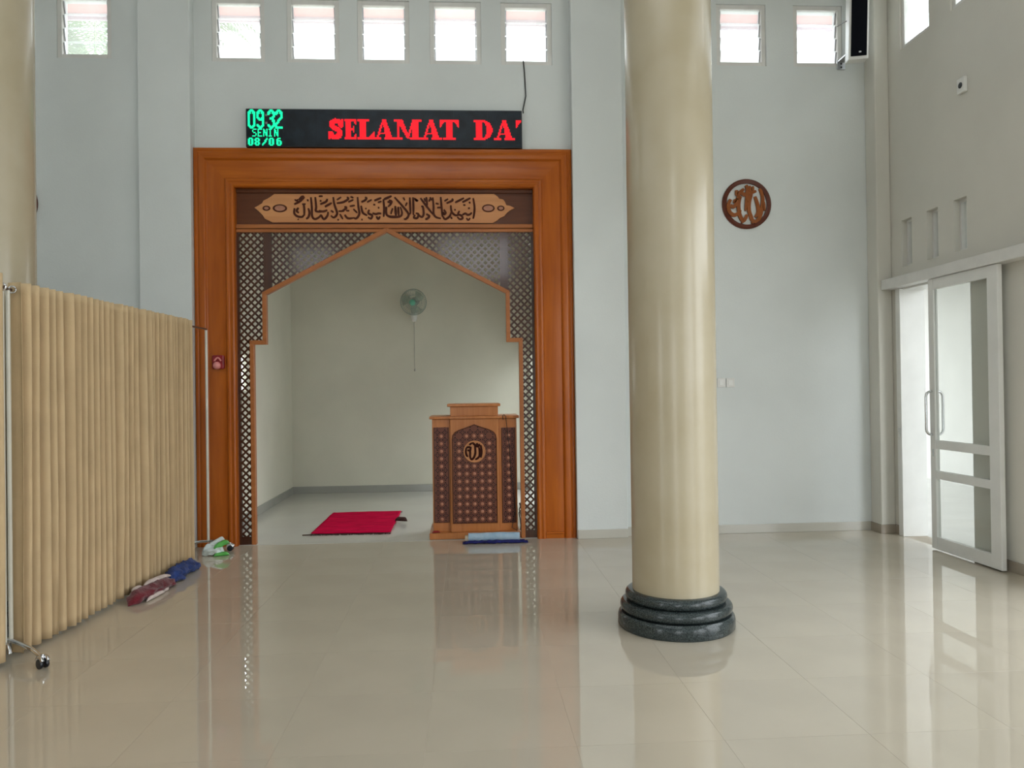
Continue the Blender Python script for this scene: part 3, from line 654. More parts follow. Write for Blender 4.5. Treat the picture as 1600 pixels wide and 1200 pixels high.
tag(MB().tube([k0+Vector((0, .02, .02)), k0, (k0.x+.008, 7.294, k0.z-.12), (k1.x+.004, 7.29, k1.z), k2, k2-Vector((-.004, 0, .03))], .006, 8).build('power_cable', M['cord'], smooth=60, origin=k2), 'thin black cable hanging from the rightmost window to the display', 'cable')
# ================================================================== CARVED ROUND PLAQUES
def plaque(c, label, flip=False):
    t = thing('carved_plaque', label, 'plaque', (c.x, 7.258, c.z), 'round carved plaques on the front wall')
    R_ = .242; yb_ = 7.259
    MB().lathe([(R_-.042, 0), (R_-.042, .018), (R_-.030, .024), (R_-.012, .026), (R_, .016), (R_, 0)], (c.x, yb_, c.z), 56, (0, -1, 0), cap=False).build('ring', M['med_ring'], t, smooth=40)
    S = [[(880,340),(925,480),(915,640),(880,780),(820,870),(745,845),(715,770)],[(800,470),(840,600),(850,720),(800,800)],[(745,430),(705,560),(700,700),(735,800),(760,880)],[(560,470),(530,600),(545,760),(600,860),(650,800),(660,760)],[(660,440),(650,600),(640,700)],[(500,370),(510,440),(560,400),(620,350)],[(560,400),(620,440),(680,430),(820,385)],[(655,290),(680,360),(670,440),(700,560)],[(715,300),(725,390)],[(765,310),(770,390)],[(400,520),(360,610),(380,720),(450,770),(520,740),(560,690)],[(390,610),(440,640),(490,590),(480,530),(455,570)],[(590,870),(580,900)],[(750,870),(745,905)],[(940,560),(950,700)],[(500,500),(540,470),(575,500)],[(340,640),(400,740)]]
    mb = MB(); s_ = .242/400
    for k, st_ in enumerate(S):
        pts = [(c.x+(x-665)*s_*(-1 if flip else 1), c.z-(y-590)*s_) for x, y in st_]
        mb.stroke(pts, .036 if len(st_) > 3 else .022, yb_-.020-.0006*k, yb_-.004)
    mb.build('openwork_calligraphy', M['med_cal'], t)
plaque(Vector((2.731, 7.25, 3.186)), 'round carved wooden plaque on the wall right of the big column')
plaque(Vector((-4.155, 7.25, 3.186)), 'round carved wooden plaque almost hidden behind the left column', True)
# ================================================================== COLUMNS
def column(cx, cy, label):
    t = thing('column', label, 'column', (cx, cy, 0), 'round cream columns')
    shaft = [(.256, .18), (.256, .2), (.2565, .9), (.2565, 3), (.256, 5), (.256, 6.295)]
    MB().lathe(shaft, (cx, cy, 0), 72).build('shaft', M['column'], t, smooth=40)
    def torus(r, z0, z1, bulge, flat=0):
        pr = [(r-bulge, z0)]
        for k in range(9):
            an = -math.pi/2+math.pi*k/8
            pr.append((r-bulge+bulge*math.cos(an), (z0+z1)/2+(z1-z0)/2*math.sin(an)))
        return pr
    MB().lathe([(.27, .0005), (.338, .0005), (.345, .01), (.345, .055), (.340, .074), (.328, .086), (.27, .088)], (cx, cy, 0), 72).build('base_ring', M['granite'], t, smooth=40)
    MB().lathe([(.26, .088)]+torus(.331, .09, .152, .026)+[(.26, .153)], (cx, cy, 0), 72).build('base_ring', M['granite'], t, smooth=40)
    MB().lathe([(.257, .153)]+torus(.300, .155, .215, .024)+[(.257, .217)], (cx, cy, 0), 72).build('base_ring', M['granite'], t, smooth=40)
    return t
column(1.236, 4.535, 'thick round cream column on a dark granite base, right of centre')
column(-2.905, 4.83, 'round cream column cut by the left edge, behind the curtain')
# ================================================================== LECTERN
LY = 7.335                                                     # front of the centre panel
lec = thing('lectern', 'carved teak lectern with dark panels and round emblem, standing in the niche opening', 'lectern', (.07, 7.55, 0))
def lx(u, v=740, Y=LY): return WY(u, v, Y).x
def lz(u, v, Y=LY): return WY(u, v, Y).z
bl = .062
MB().box(-.372, .497, 7.296, 7.86, .003, bl).build('plinth', M['lectern'], lec, bevel=.004)
x0, x1 = lx(704), lx(780); xm = (x0+x1)/2
wx0, wx1 = lx(676, 740, 7.37), lx(808, 740, 7.37)
zt = lz(742, 654.5)
MB().box(x0, x1, LY, 7.80, bl, zt).build('centre_body', M['lectern'], lec, bevel=.004)
wl_ = MB().box(wx0, x0-.001, LY+.035, 7.78, bl, zt).build('side_wing', M['lectern'], lec, bevel=.004)
wr_ = MB().box(x1+.001, wx1, LY+.035, 7.78, bl, zt).build('side_wing', M['lectern'], lec, bevel=.004)
MB().box(wx0-.025, wx1+.025, LY+.012, 7.80, zt+.001, zt+.028).build('shelf_board', M['lectern'], lec, bevel=.005)
MB().box(x0-.012, x1+.012, LY-.012, LY+.03, zt+.0015, zt+.0275).build('shelf_nosing', M['lectern'], lec, bevel=.004)
zn = lz(742, 635, 7.36)
MB().box(x0+.003, x1-.003, LY+.015, 7.70, zt+.028, zn).build('reading_box', M['lectern'], lec, bevel=.003)
MB().box(x0-.025, x1+.02, LY-.008, 7.72, zn, zn+.026).build('top_board', M['lectern'], lec, bevel=.005)
# dark centre panel with pointed arch head
def lp(u, v, Y=LY): q = WY(u, v, Y); return (q.x, q.z)
ca, cb_, ccx = lx(707.5), lx(776), lx(741.8)
zb, zs_, za = lz(742, 817), lz(742, 686), lz(742, 663.5)
head = [(cb_, zb), (cb_, zs_-.012)]
hh = [(0.0, 0.0), (.03, .28), (.12, .47), (.30, .62), (.55, .75), (.80, .88), (1.0, 1.0)]
for f, g in hh: head.append((cb_+(ccx-cb_)*f, zs_+(za-zs_)*g))
for f, g in hh[-2::-1]: head.append((ca+(ccx-ca)*f, zs_+(za-zs_)*g))
head += [(ca, zs_-.012), (ca, zb)]
def carved(name, base, deep, holes):
    """dark panel material with a fine pierced star-lattice print (relief too small to model)"""
    mt, n, b = nodemat(name)
    t = n.nodes.new('ShaderNodeTexCoord'); mp = n.nodes.new('ShaderNodeMapping'); n.links.new(t.outputs['Object'], mp.inputs[0])
    mp.inputs['Location'].default_value = holes[0]; mp.inputs['Scale'].default_value = (1/holes[1],)*3
    fr_ = n.nodes.new('ShaderNodeVectorMath'); fr_.operation = 'FRACTION'; n.links.new(mp.outputs[0], fr_.inputs[0])
    sb = n.nodes.new('ShaderNodeVectorMath'); sb.operation = 'SUBTRACT'; sb.inputs[1].default_value = (.5, .5, .5); n.links.new(fr_.outputs[0], sb.inputs[0])
    ab = n.nodes.new('ShaderNodeVectorMath'); ab.operation = 'ABSOLUTE'; n.links.new(sb.outputs[0], ab.inputs[0])
    sx = n.nodes.new('ShaderNodeSeparateXYZ'); n.links.new(ab.outputs[0], sx.inputs[0])
    def mth(op, a_, b_):
        q = n.nodes.new('ShaderNodeMath'); q.operation = op
        for i_, v_ in enumerate((a_, b_)):
            if isinstance(v_, (int, float)): q.inputs[i_].default_value = v_
            else: n.links.new(v_, q.inputs[i_])
        return q.outputs[0]
    # small dark piercings around each rosette: distance to points (.5,.2) and (.2,.5) in the folded cell
    d1_ = mth('ADD', mth('POWER', mth('SUBTRACT', sx.outputs[0], .47), 2), mth('POWER', mth('SUBTRACT', sx.outputs[2], .17), 2))
    d2_ = mth('ADD', mth('POWER', mth('SUBTRACT', sx.outputs[0], .17), 2), mth('POWER', mth('SUBTRACT', sx.outputs[2], .47), 2))
    d3_ = mth('ADD', mth('POWER', mth('SUBTRACT', sx.outputs[0], .37), 2), mth('POWER', mth('SUBTRACT', sx.outputs[2], .37), 2))
    md = mth('MINIMUM', mth('MINIMUM', d1_, d2_), d3_)
    hole = mth('LESS_THAN', md, .0065)
    mx = n.nodes.new('ShaderNodeMix'); mx.data_type = 'RGBA'; n.links.new(hole, mx.inputs[0])
    mx.inputs[6].default_value = (*base, 1); mx.inputs[7].default_value = (*deep, 1); n.links.new(mx.outputs[2], b.inputs['Base Color'])
    bp = n.nodes.new('ShaderNodeBump'); bp.invert = True; bp.inputs['Distance'].default_value = .004; bp.inputs['Strength'].default_value = .8
    n.links.new(hole, bp.inputs['Height']); n.links.new(bp.outputs[0], b.inputs['Normal'])
    b.inputs['Roughness'].default_value = .35; b.inputs['Specular IOR Level'].default_value = .22
    return mt
PIT = (lx(555/4.443+640)-lx(345/4.443+640))/4
rz0 = lz(742, 600+570/4.443)
rosx = [lx(640+450/4.443)+PIT*k for k in (-2, -1, 0, 1, 2)]
org = wloc(lec)
M['carved'] = carved('carved_walnut', (.16, .052, .030), (.020, .006, .004), ((-(rosx[2]-org.x)/PIT+.5, 0, -(rz0-org.z)/PIT+.5), PIT))
cp = MB().prism_xz(head, LY-.008, LY+.002).build('carved_panel', M['carved'], lec, bevel=.003)
rim = MB()
hh2 = head+[head[0]]
rim.tube([(x, LY-.008, z) for x, z in head], .0055, 6, closed=True)
rim.build('panel_rim', M['dark_wood_x'], cp, smooth=50)
rosm = MB()
rosm.lathe([(.0165, 0), (.0165, .004), (.012, .007), (.004, .0085)], (0, 0, 0), 8, (0, -1, 0))
rosm = meshof(rosm, 'rosette', M['rosette'])
mc = (ccx, lz(742, 705.5)); mr = 17.2*LY/FPX
cnt = 0
for r_ in range(-4, 8):
    for k, x in enumerate(rosx):
        z = rz0-r_*PIT
        if z < zb+.03: continue
        if r_ < 0:
            if math.hypot(x-mc[0], z-mc[1]) < mr+.018: continue
            if r_ == -4 and k in (0, 4): continue
        if z > zs_-.02 and not (r_ == -4 and k in (1, 2, 3)) and z > zs_: continue
        sub('rosette', rosm, cp, (x, LY-.008, z))
em = MB().lathe([(mr-.001, 0), (mr, .006), (mr-.004, .012), (mr-.012, .012), (mr-.016, .008), (.001, .008)], (mc[0], LY-.008, mc[1]), 40, (0, -1, 0), cap=False).build('emblem_disc', M['pale_wood'], lec, smooth=30)
S = [[(778,530),(795,680),(778,825)],[(735,580),(750,700),(740,790),(690,842),(645,862)],[(640,520),(652,690),(622,800),(565,862),(545,830)],[(515,525),(580,470),(640,535)],[(440,575),(428,690),(455,775),(480,770)],[(465,640),(525,670),(528,790),(552,868)],[(545,560),(528,680)],[(445,575),(540,570)],[(690,480),(700,545)],[(735,500),(745,540)],[(600,480),(700,560),(760,520)],[(660,560),(740,530)]]
mb = MB(); s_ = mr/258
for k, st_ in enumerate(S):
    mb.stroke([(mc[0]+(x-630)*s_, mc[1]-(y-680)*s_) for x, y in st_], .0215, LY-.0185-.0003*k, LY-.0155)
mb.build('emblem_calligraphy', M['lec_ink'], em)
for side, wg in ((0, wl_), (1, wr_)):
    u0, u1 = ((678, 702), (784, 806))[side]
    a_, b_ = lx(u0, 740, 7.37), lx(u1, 740, 7.37); zb2, zt2 = lz(u0, 817, 7.37), lz(u0, 668, 7.37); cxx = (a_+b_)/2
    cm = carved('carved_walnut_strip%d' % side, (.15, .048, .030), (.018, .006, .004), ((-(cxx-org.x)/PIT+.5, 0, -(rz0-org.z)/PIT+.5), PIT))
    pp = MB().box(a_, b_, LY+.028, LY+.036, zb2, zt2).build('wing_panel', cm, lec, bevel=.003)
    rim = MB()
    for xa in (a_+.008, b_-.008): rim.box(xa-.004, xa+.004, LY+.024, LY+.0285, zb2+.006, zt2-.006)
    rim.build('wing_bead', M['dark_wood_x'], pp, bevel=.002)
    for r_ in range(-5, 8):
        z = rz0-r_*PIT
        if zb2+.02 < z < zt2-.02: sub('rosette', rosm, pp, (cxx, LY+.028, z))
# cables on the lectern
p_ = [WY(786, 656, 7.36), WY(785, 650, 7.36), WY(787, 647.5, 7.36), WY(790, 650, 7.36), WY(791, 660, 7.36)]
p_ = [Vector((q.x, 7.345, q.z)) for q in p_]+[Vector((WY(u, v, 7.355).x, 7.352, WY(u, v, 7.355).z)) for u, v in ((796, 700), (799, 745), (803, 770), (805, 800), (800, 824))]+[Vector((WY(808, 829, 7.33).x, 7.31, .068))]
tag(MB().tube(p_, .0035, 6).build('microphone_cable', M['cord'], smooth=60, origin=(.45, 7.35, .07)), 'thin black cable looping over the lectern shelf and down its right side', 'cable')
rr2 = random.Random(5)
pts = []
for k in range(46):
    an = k*.75; pts.append((.535+.028*math.cos(an)+rr2.uniform(-.008, .008), 7.60+.06*math.sin(an*.8)+rr2.uniform(-.02, .02), .02+.26*abs(math.sin(k*.21))+rr2.uniform(0, .015)))
tag(MB().tube(pts, .005, 6).build('cable_tangle', M['cord'], smooth=60, origin=(.53, 7.6, 0)), 'tangle of black cables behind the lectern by the right lattice', 'cable')
# ================================================================== WALL FAN IN THE NICHE
fc = WY(646, 472, 10.52)
fan = thing('wall_fan', 'small round wall fan with mint green hub on the niche wall', 'fan', (fc.x, 10.82, fc.z-.2))
Rf = .178; fa = Vector((-.12, -1, -.18)).normalized(); q = fa.to_track_quat('Z', 'Y')
def fp(r, an, h): return fc+q @ Vector((r*math.cos(an), r*math.sin(an), h))
cg = MB()
for h, r in ((0, Rf), (.045, Rf*.93), (-.045, Rf*.93), (.075, Rf*.55), (.085, .05), (-.075, Rf*.55)):
    cg.tube([fp(r, 2*math.pi*k/40, h) for k in range(40)], .0045 if h == 0 else .0022, 6, closed=True)
for k in range(36):
    an = 2*math.pi*k/36
    cg.tube([fp(.04, an, .088), fp(Rf*.55, an, .075), fp(Rf*.93, an, .045), fp(Rf, an, 0), fp(Rf*.93, an, -.045), fp(Rf*.55, an, -.075)], .0014, 4)
cg.build('cage', M['fan_cage'], fan, smooth=60)
for k in range(3):
    def bl_(u, v, k=k):
        r = .03+.125*u; an = 2*math.pi*k/3+.5+(v-.5)*(1.25-.2*u)+.35*u
        return fp(r, an, .025-.045*v)
    MB().grid(bl_, 8, 8).build('blade', M['fan_blade'], fan, smooth=60)
MB().lathe([(.042, -.02), (.044, .04), (.04, .088), (.028, .098), (.001, .10)], fc, 28, fa).build('hub', M['fan_hub'], fan, smooth=40)
MB().lathe([(.03, -.15), (.055, -.13), (.062, -.08), (.055, -.05), (.03, -.045)], fc, 28, fa).build('motor', M['fan_cage'], fan, smooth=40)
bz = fc.z-.20
sbm = MB()
sbm.lathe([(.001, 0), (.030, .012), (.043, .05), (.045, .13), (.035, .17)], (fc.x-.01, 10.74, bz-.055), 24, (0, .12, 1))
sbm.box(fc.x-.035, fc.x+.015, 10.75, 10.828, bz-.02, bz+.14)
sbm.build('bracket_base', M['fan_white'], fan, smooth=40)
MB().tube([(fc.x-.01, 10.74, bz+.1), (fc.x-.005, 10.72, fc.z-.07), (fc.x+.01, 10.66, fc.z)], .016, 10).build('neck', M['fan_cage'], fan, smooth=60)
pc0 = WY(647, 505, 10.8); pc1 = WY(648, 578, 10.8)
MB().tube([(fc.x-.005, 10.73, bz-.05), (pc0.x, 10.80, pc0.z), (pc1.x, 10.815, pc1.z)], .0035, 6).build('pull_cord', M['cord_grey'], fan, smooth=60)
MB().lathe([(.001, -.02), (.010, -.012), (.010, .01), (.003, .02)], (pc1.x, 10.813, pc1.z), 12).build('cord_knob', M['cord_grey'], fan, smooth=60)
# ================================================================== WALL THINGS AT RIGHT
sw0 = WY(1104.5, 598, 7.25)
sp = thing('switch_plate', 'row of white light switches half hidden by the big column', 'switch', (2.42, 7.26, sw0.z-.05))
for k in range(3):
    u = 1113+k*14.2; q = WY(u, 598, 7.25)
    MB().box(q.x-.041, q.x+.041, 7.249, 7.26, q.z-.044, q.z+.044).build('plate', M['white_frame'], sp, bevel=.004)
    MB().box(q.x-.02, q.x+.02, 7.245, 7.25, q.z-.026, q.z+.026).build('rocker', M['white_paint'], sp, bevel=.003)
q = WX(1506, 133.5, XR)
ot = thing('wall_outlet', 'small white outlet box high on the side wall', 'outlet', (XR, q.y, q.z-.06))
MB().box(XR-.03, XR-.0005, q.y-.048, q.y+.048, q.z-.062, q.z+.062).build('box', M['white_paint'], ot, bevel=.006)
MB().lathe([(.024, 0), (.024, .004), (.018, .005)], (XR-.029, q.y, q.z), 20, (-1, 0, 0)).build('socket_hole', M['black'], ot, smooth=40)
# column speaker in the corner
sk = thing('column_speaker', 'tall white column speaker with black grille, high in the corner', 'speaker', (3.70, 7.1, 4.5))
M['grille'] = mat('speaker_mesh', (.004, .005, .008), .9, .2, 200, .3, 400, spec=.1)
sc_ = Vector((3.725, 6.98, 4.95)); ang = math.radians(-14)
ux = Vector((math.cos(ang), math.sin(ang), 0)); uy = Vector((-math.sin(ang), math.cos(ang), .13)).normalized(); uz = ux.cross(uy)
MB().obox(sc_, ux*.088, uy*.075, uz*.46).build('cabinet', M['white_paint'], sk, bevel=.01)
MB().obox(sc_-uy*.076, ux*.07, uy*.006, uz*.43).build('grille', M['grille'], sk, bevel=.004)
MB().obox(sc_-uy*.083-uz*.395+ux*.01, ux*.011, uy*.002, uz*.007).build('badge', M['steel'], sk)
bk = MB().box(3.655, 3.735, 7.245, 7.259, 4.505, 4.60); bk.box(3.66, 3.73, 7.05, 7.246, 4.575, 4.589)
bk.tube([(3.695, 7.10, 4.589), (3.70, 7.03, 4.63)], .016, 10)
bk.build('bracket', M['alu'], sk, bevel=.002)
for zz in (4.525, 4.56): MB().lathe([(.009, 0), (.009, .005), (.004, .007)], (3.695, 7.2455, zz), 12, (0, -1, 0)).build('bracket_bolt', M['black'], sk)
MB().tube([WY(1323, 33, 7.03), WY(1316, 37, 7.15), WY(1308, 41.5, 7.255)], .004, 6).build('speaker_wire', M['cord'], sk, smooth=60)
# ================================================================== CURTAIN PARTITIONS
def curtain_sheet(A, B, zt_, zb_, nf, seed, amp=.032):
    rnd = random.Random(seed); A = Vector(A); B = Vector(B); L = (B-A).length; d = (B-A)/L; nrm = Vector((d.y, -d.x, 0))
    ph = [0]
    for k in range(nf): ph.append(ph[-1]+rnd.uniform(.75, 1.25))
    sc2 = L/ph[-1]; ph = [p*sc2 for p in ph]
    am = [amp*rnd.uniform(.7, 1.25) for _ in range(nf+1)]
    PER = 18; nv = 36; vs = []
    for jv in range(nv+1):
        v = jv/nv; z = zt_+(zb_-zt_)*v
        low = max(0, (v-.72)/.28)
        for k in range(nf):
            for i in range(PER if k < nf-1 else PER+1):
                t = i/PER; pw = ph[k+1]-ph[k]
                a_ = am[k]*(1-t)+am[k+1]*t
                sway = low*.004*math.sin(k*2.1+v*9)+.003*math.sin(k*1.3+v*5)
                # folds stay upright like pipes, then wander near the hem
                off = a_*(1.0+.08*math.sin(v*3+k))*(2*abs(math.cos(math.pi*t))**2.4-1)*(1-.12*low)
                s_ = ph[k]+pw*t+.25*pw/(2*math.pi)*math.sin(4*math.pi*t)+sway
                nz = noise.noise(Vector((s_*6, z*3, seed)))*.006*(.25+.6*low)
                p = A+d*s_+nrm*(off+nz)
                vs.append((p.x, p.y, z))
    W_ = nf*PER+1
    return vs, [(b_*W_+a2, b_*W_+a2+1, (b_+1)*W_+a2+1, (b_+1)*W_+a2) for b_ in range(nv) for a2 in range(W_-1)], [A+d*p for p in ph], d
ringm = meshof(MB().tube([(.018*math.cos(2*math.pi*k/16), 0, .018*math.sin(2*math.pi*k/16)) for k in range(16)], .005, 6, closed=True), 'grommet_ring', M['chrome'], smooth=60)
wheelm = MB()
for sg in (-1, 1): wheelm.lathe([(.006, -.009), (.024, -.008), (.026, -.004), (.026, .004), (.024, .008), (.006, .009)], (sg*.015, 0, -.0), 20, (1, 0, 0))
wheelm = meshof(wheelm, 'caster_wheels', M['black'], smooth=40)
hoodm = MB()
for sg in (-1, 1): hoodm.tube([(sg*.015, -.029*math.cos(math.pi*k/8), .004+.029*math.sin(math.pi*k/8)) for k in range(1, 8)], .010, 8)
hoodm.tube([(0, 0, .02), (0, 0, .05)], .009, 8)
hoodm = meshof(hoodm, 'caster_hood', M['chrome'], smooth=60)
def stand(t, x, y, ztop, fd, name='stand_post', foot=.20, wheels=True):
    """post on an arched chrome foot with two twin-wheel casters; fd foot direction"""
    MB().tube([(x, y, .085), (x, y, ztop)], .0115, 12).build('stand_post', M['post'], t, smooth=60)
    fd = Vector(fd).normalized(); P_ = []
    for k in range(13):
        u = -1+2*k/12
        P_.append(Vector((x, y, 0))+fd*(u*foot)+Vector((0, 0, .095-.045*abs(u)**3.0)))
    ft_ = MB().tube(P_, .012, 10).build('stand_foot', M['chrome'], t, smooth=60)
    for sg in ((-1, 1) if wheels else ()):
        c = Vector((x, y, .027))+fd*(foot*sg); an = math.atan2(fd.y, fd.x)
        sub('caster_wheel', wheelm, ft_, c, (0, 0, an-math.pi/2)); sub('caster_hood', hoodm, ft_, c, (0, 0, an-math.pi/2))
RZ = 2.0
pt = thing('curtain_partition', 'rolling partition with pleated beige curtain running to the wooden frame', 'partition', (-2.4, 5.5, 0), 'rolling curtain partitions')
A1, B1 = (-2.468, 4.318, 0), (-2.352, 6.63, 0)
S1 = (-2.490, 4.315); S2 = (-2.335, 7.02)
MB().tube([(S1[0], S1[1]-.02, RZ+.006), (S2[0], S2[1]+.01, RZ)], .0085, 10).build('rail', M['rail'], pt, smooth=60)
stand(pt, S1[0], S1[1], RZ, (.82, -.57, 0), foot=.32); stand(pt, S2[0], S2[1], RZ-.01, (1, .06, 0), foot=.19)
vs, fs, marks, dr = curtain_sheet(A1, B1, 2.045, .022, 30, 11, .046)
cu = MB().add(vs, fs).build('curtain', M['curtain'], pt, smooth=80)
so = cu.modifiers.new('cloth', 'SOLIDIFY'); so.thickness = .002
for k, p in enumerate(marks):
    sub('grommet', ringm, cu, (p.x, p.y, RZ+.003), (0, 0, math.atan2(dr.y, dr.x)-math.pi/2+random.uniform(-.5, .5)))
pt2 = thing('curtain_partition', 'second beige curtain partition, only its end shows at the left edge', 'partition', (-2.5, 2.8, 0), 'rolling curtain partitions')
S3 = (-2.488, 4.255); S4 = (-2.56, 1.35)
MB().tube([(S3[0], S3[1]+.02, RZ+.01), (S4[0], S4[1], RZ)], .0085, 10).build('rail', M['rail'], pt2, smooth=60)
stand(pt2, S3[0], S3[1], RZ, (.82, -.57, 0), foot=.05, wheels=False); stand(pt2, S4[0], S4[1], RZ, (1, 0, 0), foot=.22)
vs, fs, marks, dr = curtain_sheet((-2.462, 4.215, 0), (-2.55, 1.45, 0), 2.07, .03, 32, 23)
cu2 = MB().add(vs, fs).build('curtain', M['curtain'], pt2, smooth=80)
so = cu2.modifiers.new('cloth', 'SOLIDIFY'); so.thickness = .002
for k, p in enumerate(marks): sub('grommet', ringm, cu2, (p.x, p.y, RZ+.005), (0, 0, math.atan2(dr.y, dr.x)-math.pi/2+random.uniform(-.5, .5)))
# ================================================================== THINGS ON THE FLOOR
def lump(A, B, wd, ht, seed, nu=40, nv=18, rough=.35, freq=14, pinch=.5):
    """crumpled roll of cloth lying from A to B"""
    A = Vector(A); B = Vector(B); d = (B-A); L = d.length; d.normalize(); nr = Vector((d.y, -d.x, 0))
    def fn(u, v):
        an = 2*math.pi*v; e = max(.04, 1-abs(2*u-1)**5*pinch*2) if pinch else 1
        p = A+d*L*u
        n1 = noise.noise(Vector((p.y*freq, math.cos(an)*2+p.x*freq, math.sin(an)*2+seed)))
        n2 = noise.noise(Vector((p.y*freq*2.6, math.cos(an)*4, math.sin(an)*4+seed*3)))
        k = 1+rough*n1+rough*.55*n2
        c = math.cos(an); s_ = math.sin(an)
        x = wd*.5*e*k*c; z = ht*.5*e*k*s_+ht*.5*e
        z = max(z, .003)
        return p+nr*(x+.03*math.sin(u*5+seed)*wd)+Vector((0, 0, z))
    return MB().grid(fn, nu, nv)
def close_ends(mb): return mb
# crimson rug
rg = thing('prayer_rug', 'crimson prayer rug lying flat on the niche floor', 'rug', (-1.2, 8.4, 0.002))
c4 = [WZ(521, 803.5), WZ(627, 801), WZ(610, 834), WZ(486, 836.5)]
fl_, fr2, nr_, nl_ = c4
def rugf(z):
    def f(u, v):
        p = (nl_*(1-u)+nr_*u)*(1-v)+(fl_*(1-u)+fr2*u)*v
        zz = z+.004*noise.noise(Vector((p.x*5, p.y*5, 3)))
        return (p.x, p.y, zz)
    return f
b1 = MB().grid(rugf(.014), 30, 30)
rgo = b1.build('rug_field', M['mat_red'], rg, smooth=60); so = rgo.modifiers.new('pile', 'SOLIDIFY'); so.thickness = .008; so.offset = -1
fm = MB(); rf = random.Random(2)
for e0, e1, dirn in ((nl_, nr_, -1), (fl_, fr2, 1)):
    for k in range(60):
        p = e0.lerp(e1, k/59.); p2 = p+Vector((rf.uniform(-.012, .012), dirn*rf.uniform(.02, .05), 0))
        fm.obox(((p.x+p2.x)/2, (p.y+p2.y)/2, .007), ((p2-p).x/2, (p2-p).y/2, 0), (.0035, 0, 0), (0, 0, .003))
p = nl_; fm.obox((p.x-.03, p.y-.015, .008), (.05, .008, 0), (-.001, .008, 0), (0, 0, .004))
fm.build('fringe', M['fringe'], rg)['kind'] = 'stuff'
q = WZ(624, 817); 
tag(lump((q.x-.05, q.y+.03, .018), (q.x+.09, q.y-.03, .018), .05, .045, 4, 18, 12).build('small_brown_bundle', M['fringe'], smooth=60, origin=(q.x, q.y, .002)), 'small dark brown bundle at the right edge of the crimson rug', 'bundle')
# rolled pale blue rug
ra, rb = WZ(732, 849), WZ(812, 847)
rl = thing('rolled_rug', 'rolled pale blue prayer rug with navy edge in front of the lectern', 'rug', ((ra.x+rb.x)/2, ra.y, 0))
ry = (ra.y+rb.y)/2
def rollf(u, v):
    an = v*2*math.pi*2.4; r = .040-.0095*v*2.4+.003*noise.noise(Vector((u*5, v*5, 1)))
    x = ra.x+(rb.x-ra.x)*u; return (x, ry+r*math.sin(an+3.4), .058+r*math.cos(an+3.4)+.004*noise.noise(Vector((u*6, 0, 0)))+.004*math.sin(math.pi*u))
MB().grid(rollf, 26, 60).build('roll', M['sky_blue'], rl, smooth=60)
def flap(u, v):
    x = ra.x-.03+(rb.x-ra.x+.075)*u
    return (x, ry-.056+.095*v-(1-v)*.014*noise.noise(Vector((u*9, 5, 1))), .018+.010*noise.noise(Vector((u*16, v*3, 2)))+.012*math.sin(v*math.pi))
fo = MB().grid(flap, 40, 8).build('navy_flap', M['navy'], rl, smooth=60); so = fo.modifiers.new('t', 'SOLIDIFY'); so.thickness = .013
MB().lathe([(.001, -.004), (.030, -.002), (.032, .02), (.03, .03)], (ra.x-.028, ry, .045), 18, (1, 0, 0)).build('roll_core', M['beige'], rl, smooth=40)
fm = MB()
for k in range(8):
    fm.obox((ra.x-.035, ry-.05+.012*k, .008), (.018, rf.uniform(-.006, .006), 0), (0, .003, 0), (0, 0, .003)); fm.obox((rb.x+.06, ry-.05+.012*k, .008), (.016, rf.uniform(-.006, .006), 0), (0, .003, 0), (0, 0, .003))
fm.build('fringe', M['navy'], rl)['kind'] = 'stuff'
# maroon and white cloth, blue cloth by the curtain
mc_ = thing('maroon_cloth', 'crumpled maroon cloth with white stripes at the foot of the curtain', 'cloth', (-2.27, 5.55, 0))
lump((-2.285, 5.27, 0), (-2.20, 5.86, 0), .13, .085, 7).build('cloth_body', M['maroon'], mc_, smooth=70)
lump((-2.205, 5.37, .0), (-2.180, 5.62, .0), .030, .032, 3, 16, 10, .2).build('white_stripe', M['cloth_white'], mc_, smooth=70)
lump((-2.190, 5.63, .0), (-2.178, 5.68, .0), .03, .034, 5, 10, 10, .2).build('white_stripe', M['cloth_white'], mc_, smooth=70)
lump((-2.285, 5.52, .072), (-2.235, 5.88, .055), .05, .035, 9, 18, 10, .25).build('white_fold', M['cloth_white'], mc_, smooth=70)
lump((-2.32, 5.42, .055), (-2.30, 5.52, .06), .04, .03, 11, 12, 10, .25).build('white_fold', M['cloth_white'], mc_, smooth=70)
bc = thing('blue_cloth', 'crumpled dark blue cloth at the foot of the curtain near the plastic bag', 'cloth', (-2.25, 6.15, 0))
lump((-2.252, 5.84, 0), (-2.217, 6.40, 0), .12, .10, 15, rough=.5, freq=18).build('cloth_body', M['blue_cloth'], bc, smooth=70)
lump((-2.25, 5.86, 0), (-2.20, 6.03, 0), .10, .045, 17, 20, 12, rough=.4).build('loose_corner', M['blue_cloth'], bc, smooth=70)
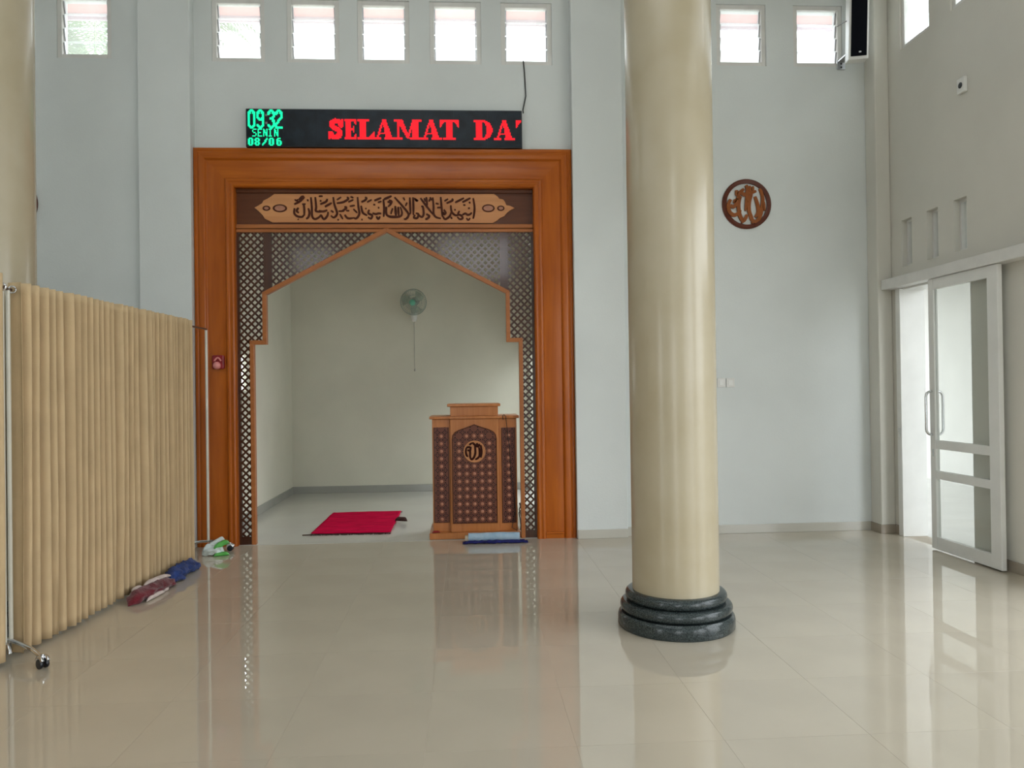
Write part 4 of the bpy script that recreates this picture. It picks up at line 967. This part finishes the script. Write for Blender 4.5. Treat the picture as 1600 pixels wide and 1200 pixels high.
# plastic bag
bg_ = thing('plastic_bag', 'crumpled white and green plastic bag on the floor by the partition stand', 'bag', (-2.25, 6.86, 0))
lump((-2.33, 6.84, 0), (-2.16, 6.90, 0), .14, .10, 21, 26, 16, .45, 20, .35).build('bag_body', M['bag'], bg_, smooth=40)
lump((-2.31, 6.875, .035), (-2.17, 6.955, .115), .06, .05, 25, 18, 12, .45, 20).build('bag_handle', M['bag'], bg_, smooth=40)
lump((-2.23, 6.82, .05), (-2.12, 6.93, .085), .055, .05, 27, 18, 12, .45, 20).build('green_print', M['bag_green'], bg_, smooth=40)
lump((-2.22, 6.80, 0), (-2.10, 6.86, .0), .06, .035, 29, 18, 12, .45, 20).build('green_print', M['bag_green'], bg_, smooth=40)
q = Vector((-.325, 7.318, bl))
tag(lump((-.35, 7.31, bl), (-.27, 7.325, bl), .022, .022, 31, 14, 10, .3).build('red_ribbon', M['freshener_red'], smooth=60, origin=q), 'small red crumpled ribbon on the left end of the lectern plinth', 'ribbon')
# ================================================================== PALMS OUTSIDE
def palm(cx, cy, cz, seed, label):
    t = thing('palm_tree', label, 'palm', (cx, cy, -.21), 'palms outside the high windows'); rp = random.Random(seed)
    MB().tube([(cx+.4*math.sin(k/9*1.5)-.4, cy, -.21+(cz+.21)*k/9) for k in range(10)], [.20-.008*k for k in range(10)], 12).build('trunk', M['trunk'], t, smooth=60)
    cx = cx+.4*math.sin(1.5)-.4
    for k in range(18):
        an = k*2.39996; el = rp.uniform(-.15, 1.1); Ln = rp.uniform(2.6, 3.4); mb = MB(); pts = []
        for i in range(15):
            u = i/14; e = el-1.5*u*u; 
            if i == 0: p = Vector((cx, cy, cz))
            else: p = pts[-1]+Vector((math.cos(an)*math.cos(e), math.sin(an)*math.cos(e), math.sin(e)))*(Ln/14)
            pts.append(p)
        mb.tube(pts, [.03-.0018*i for i in range(15)], 5)
        side = Vector((-math.sin(an), math.cos(an), 0))
        for i in range(2, 15):
            for h in (0, .33, .66):
                if i == 14 and h: continue
                p = pts[i].lerp(pts[min(i+1, 14)], h); tg = (pts[i]-pts[i-1]).normalized(); ll = .62*math.sin(math.pi*(.12+.85*i/14))+.1
                for sg in (-1, 1):
                    tip = p+(side*sg*.8+tg*.55+Vector((0, 0, -.35))).normalized()*ll
                    wv = tg*.022
                    mb.add([p-wv, p+wv, tip, p.lerp(tip, .5)+Vector((0, 0, .02))], [(0, 1, 2), (0, 3, 2)])
        mb.build('frond', M['palm'], t)
palm(-6.3, 13.5, 7.1, 4, 'palm tree seen through the far left high window')
palm(7.4, 17.5, 7.6, 8, 'palm tree beyond the right high windows')
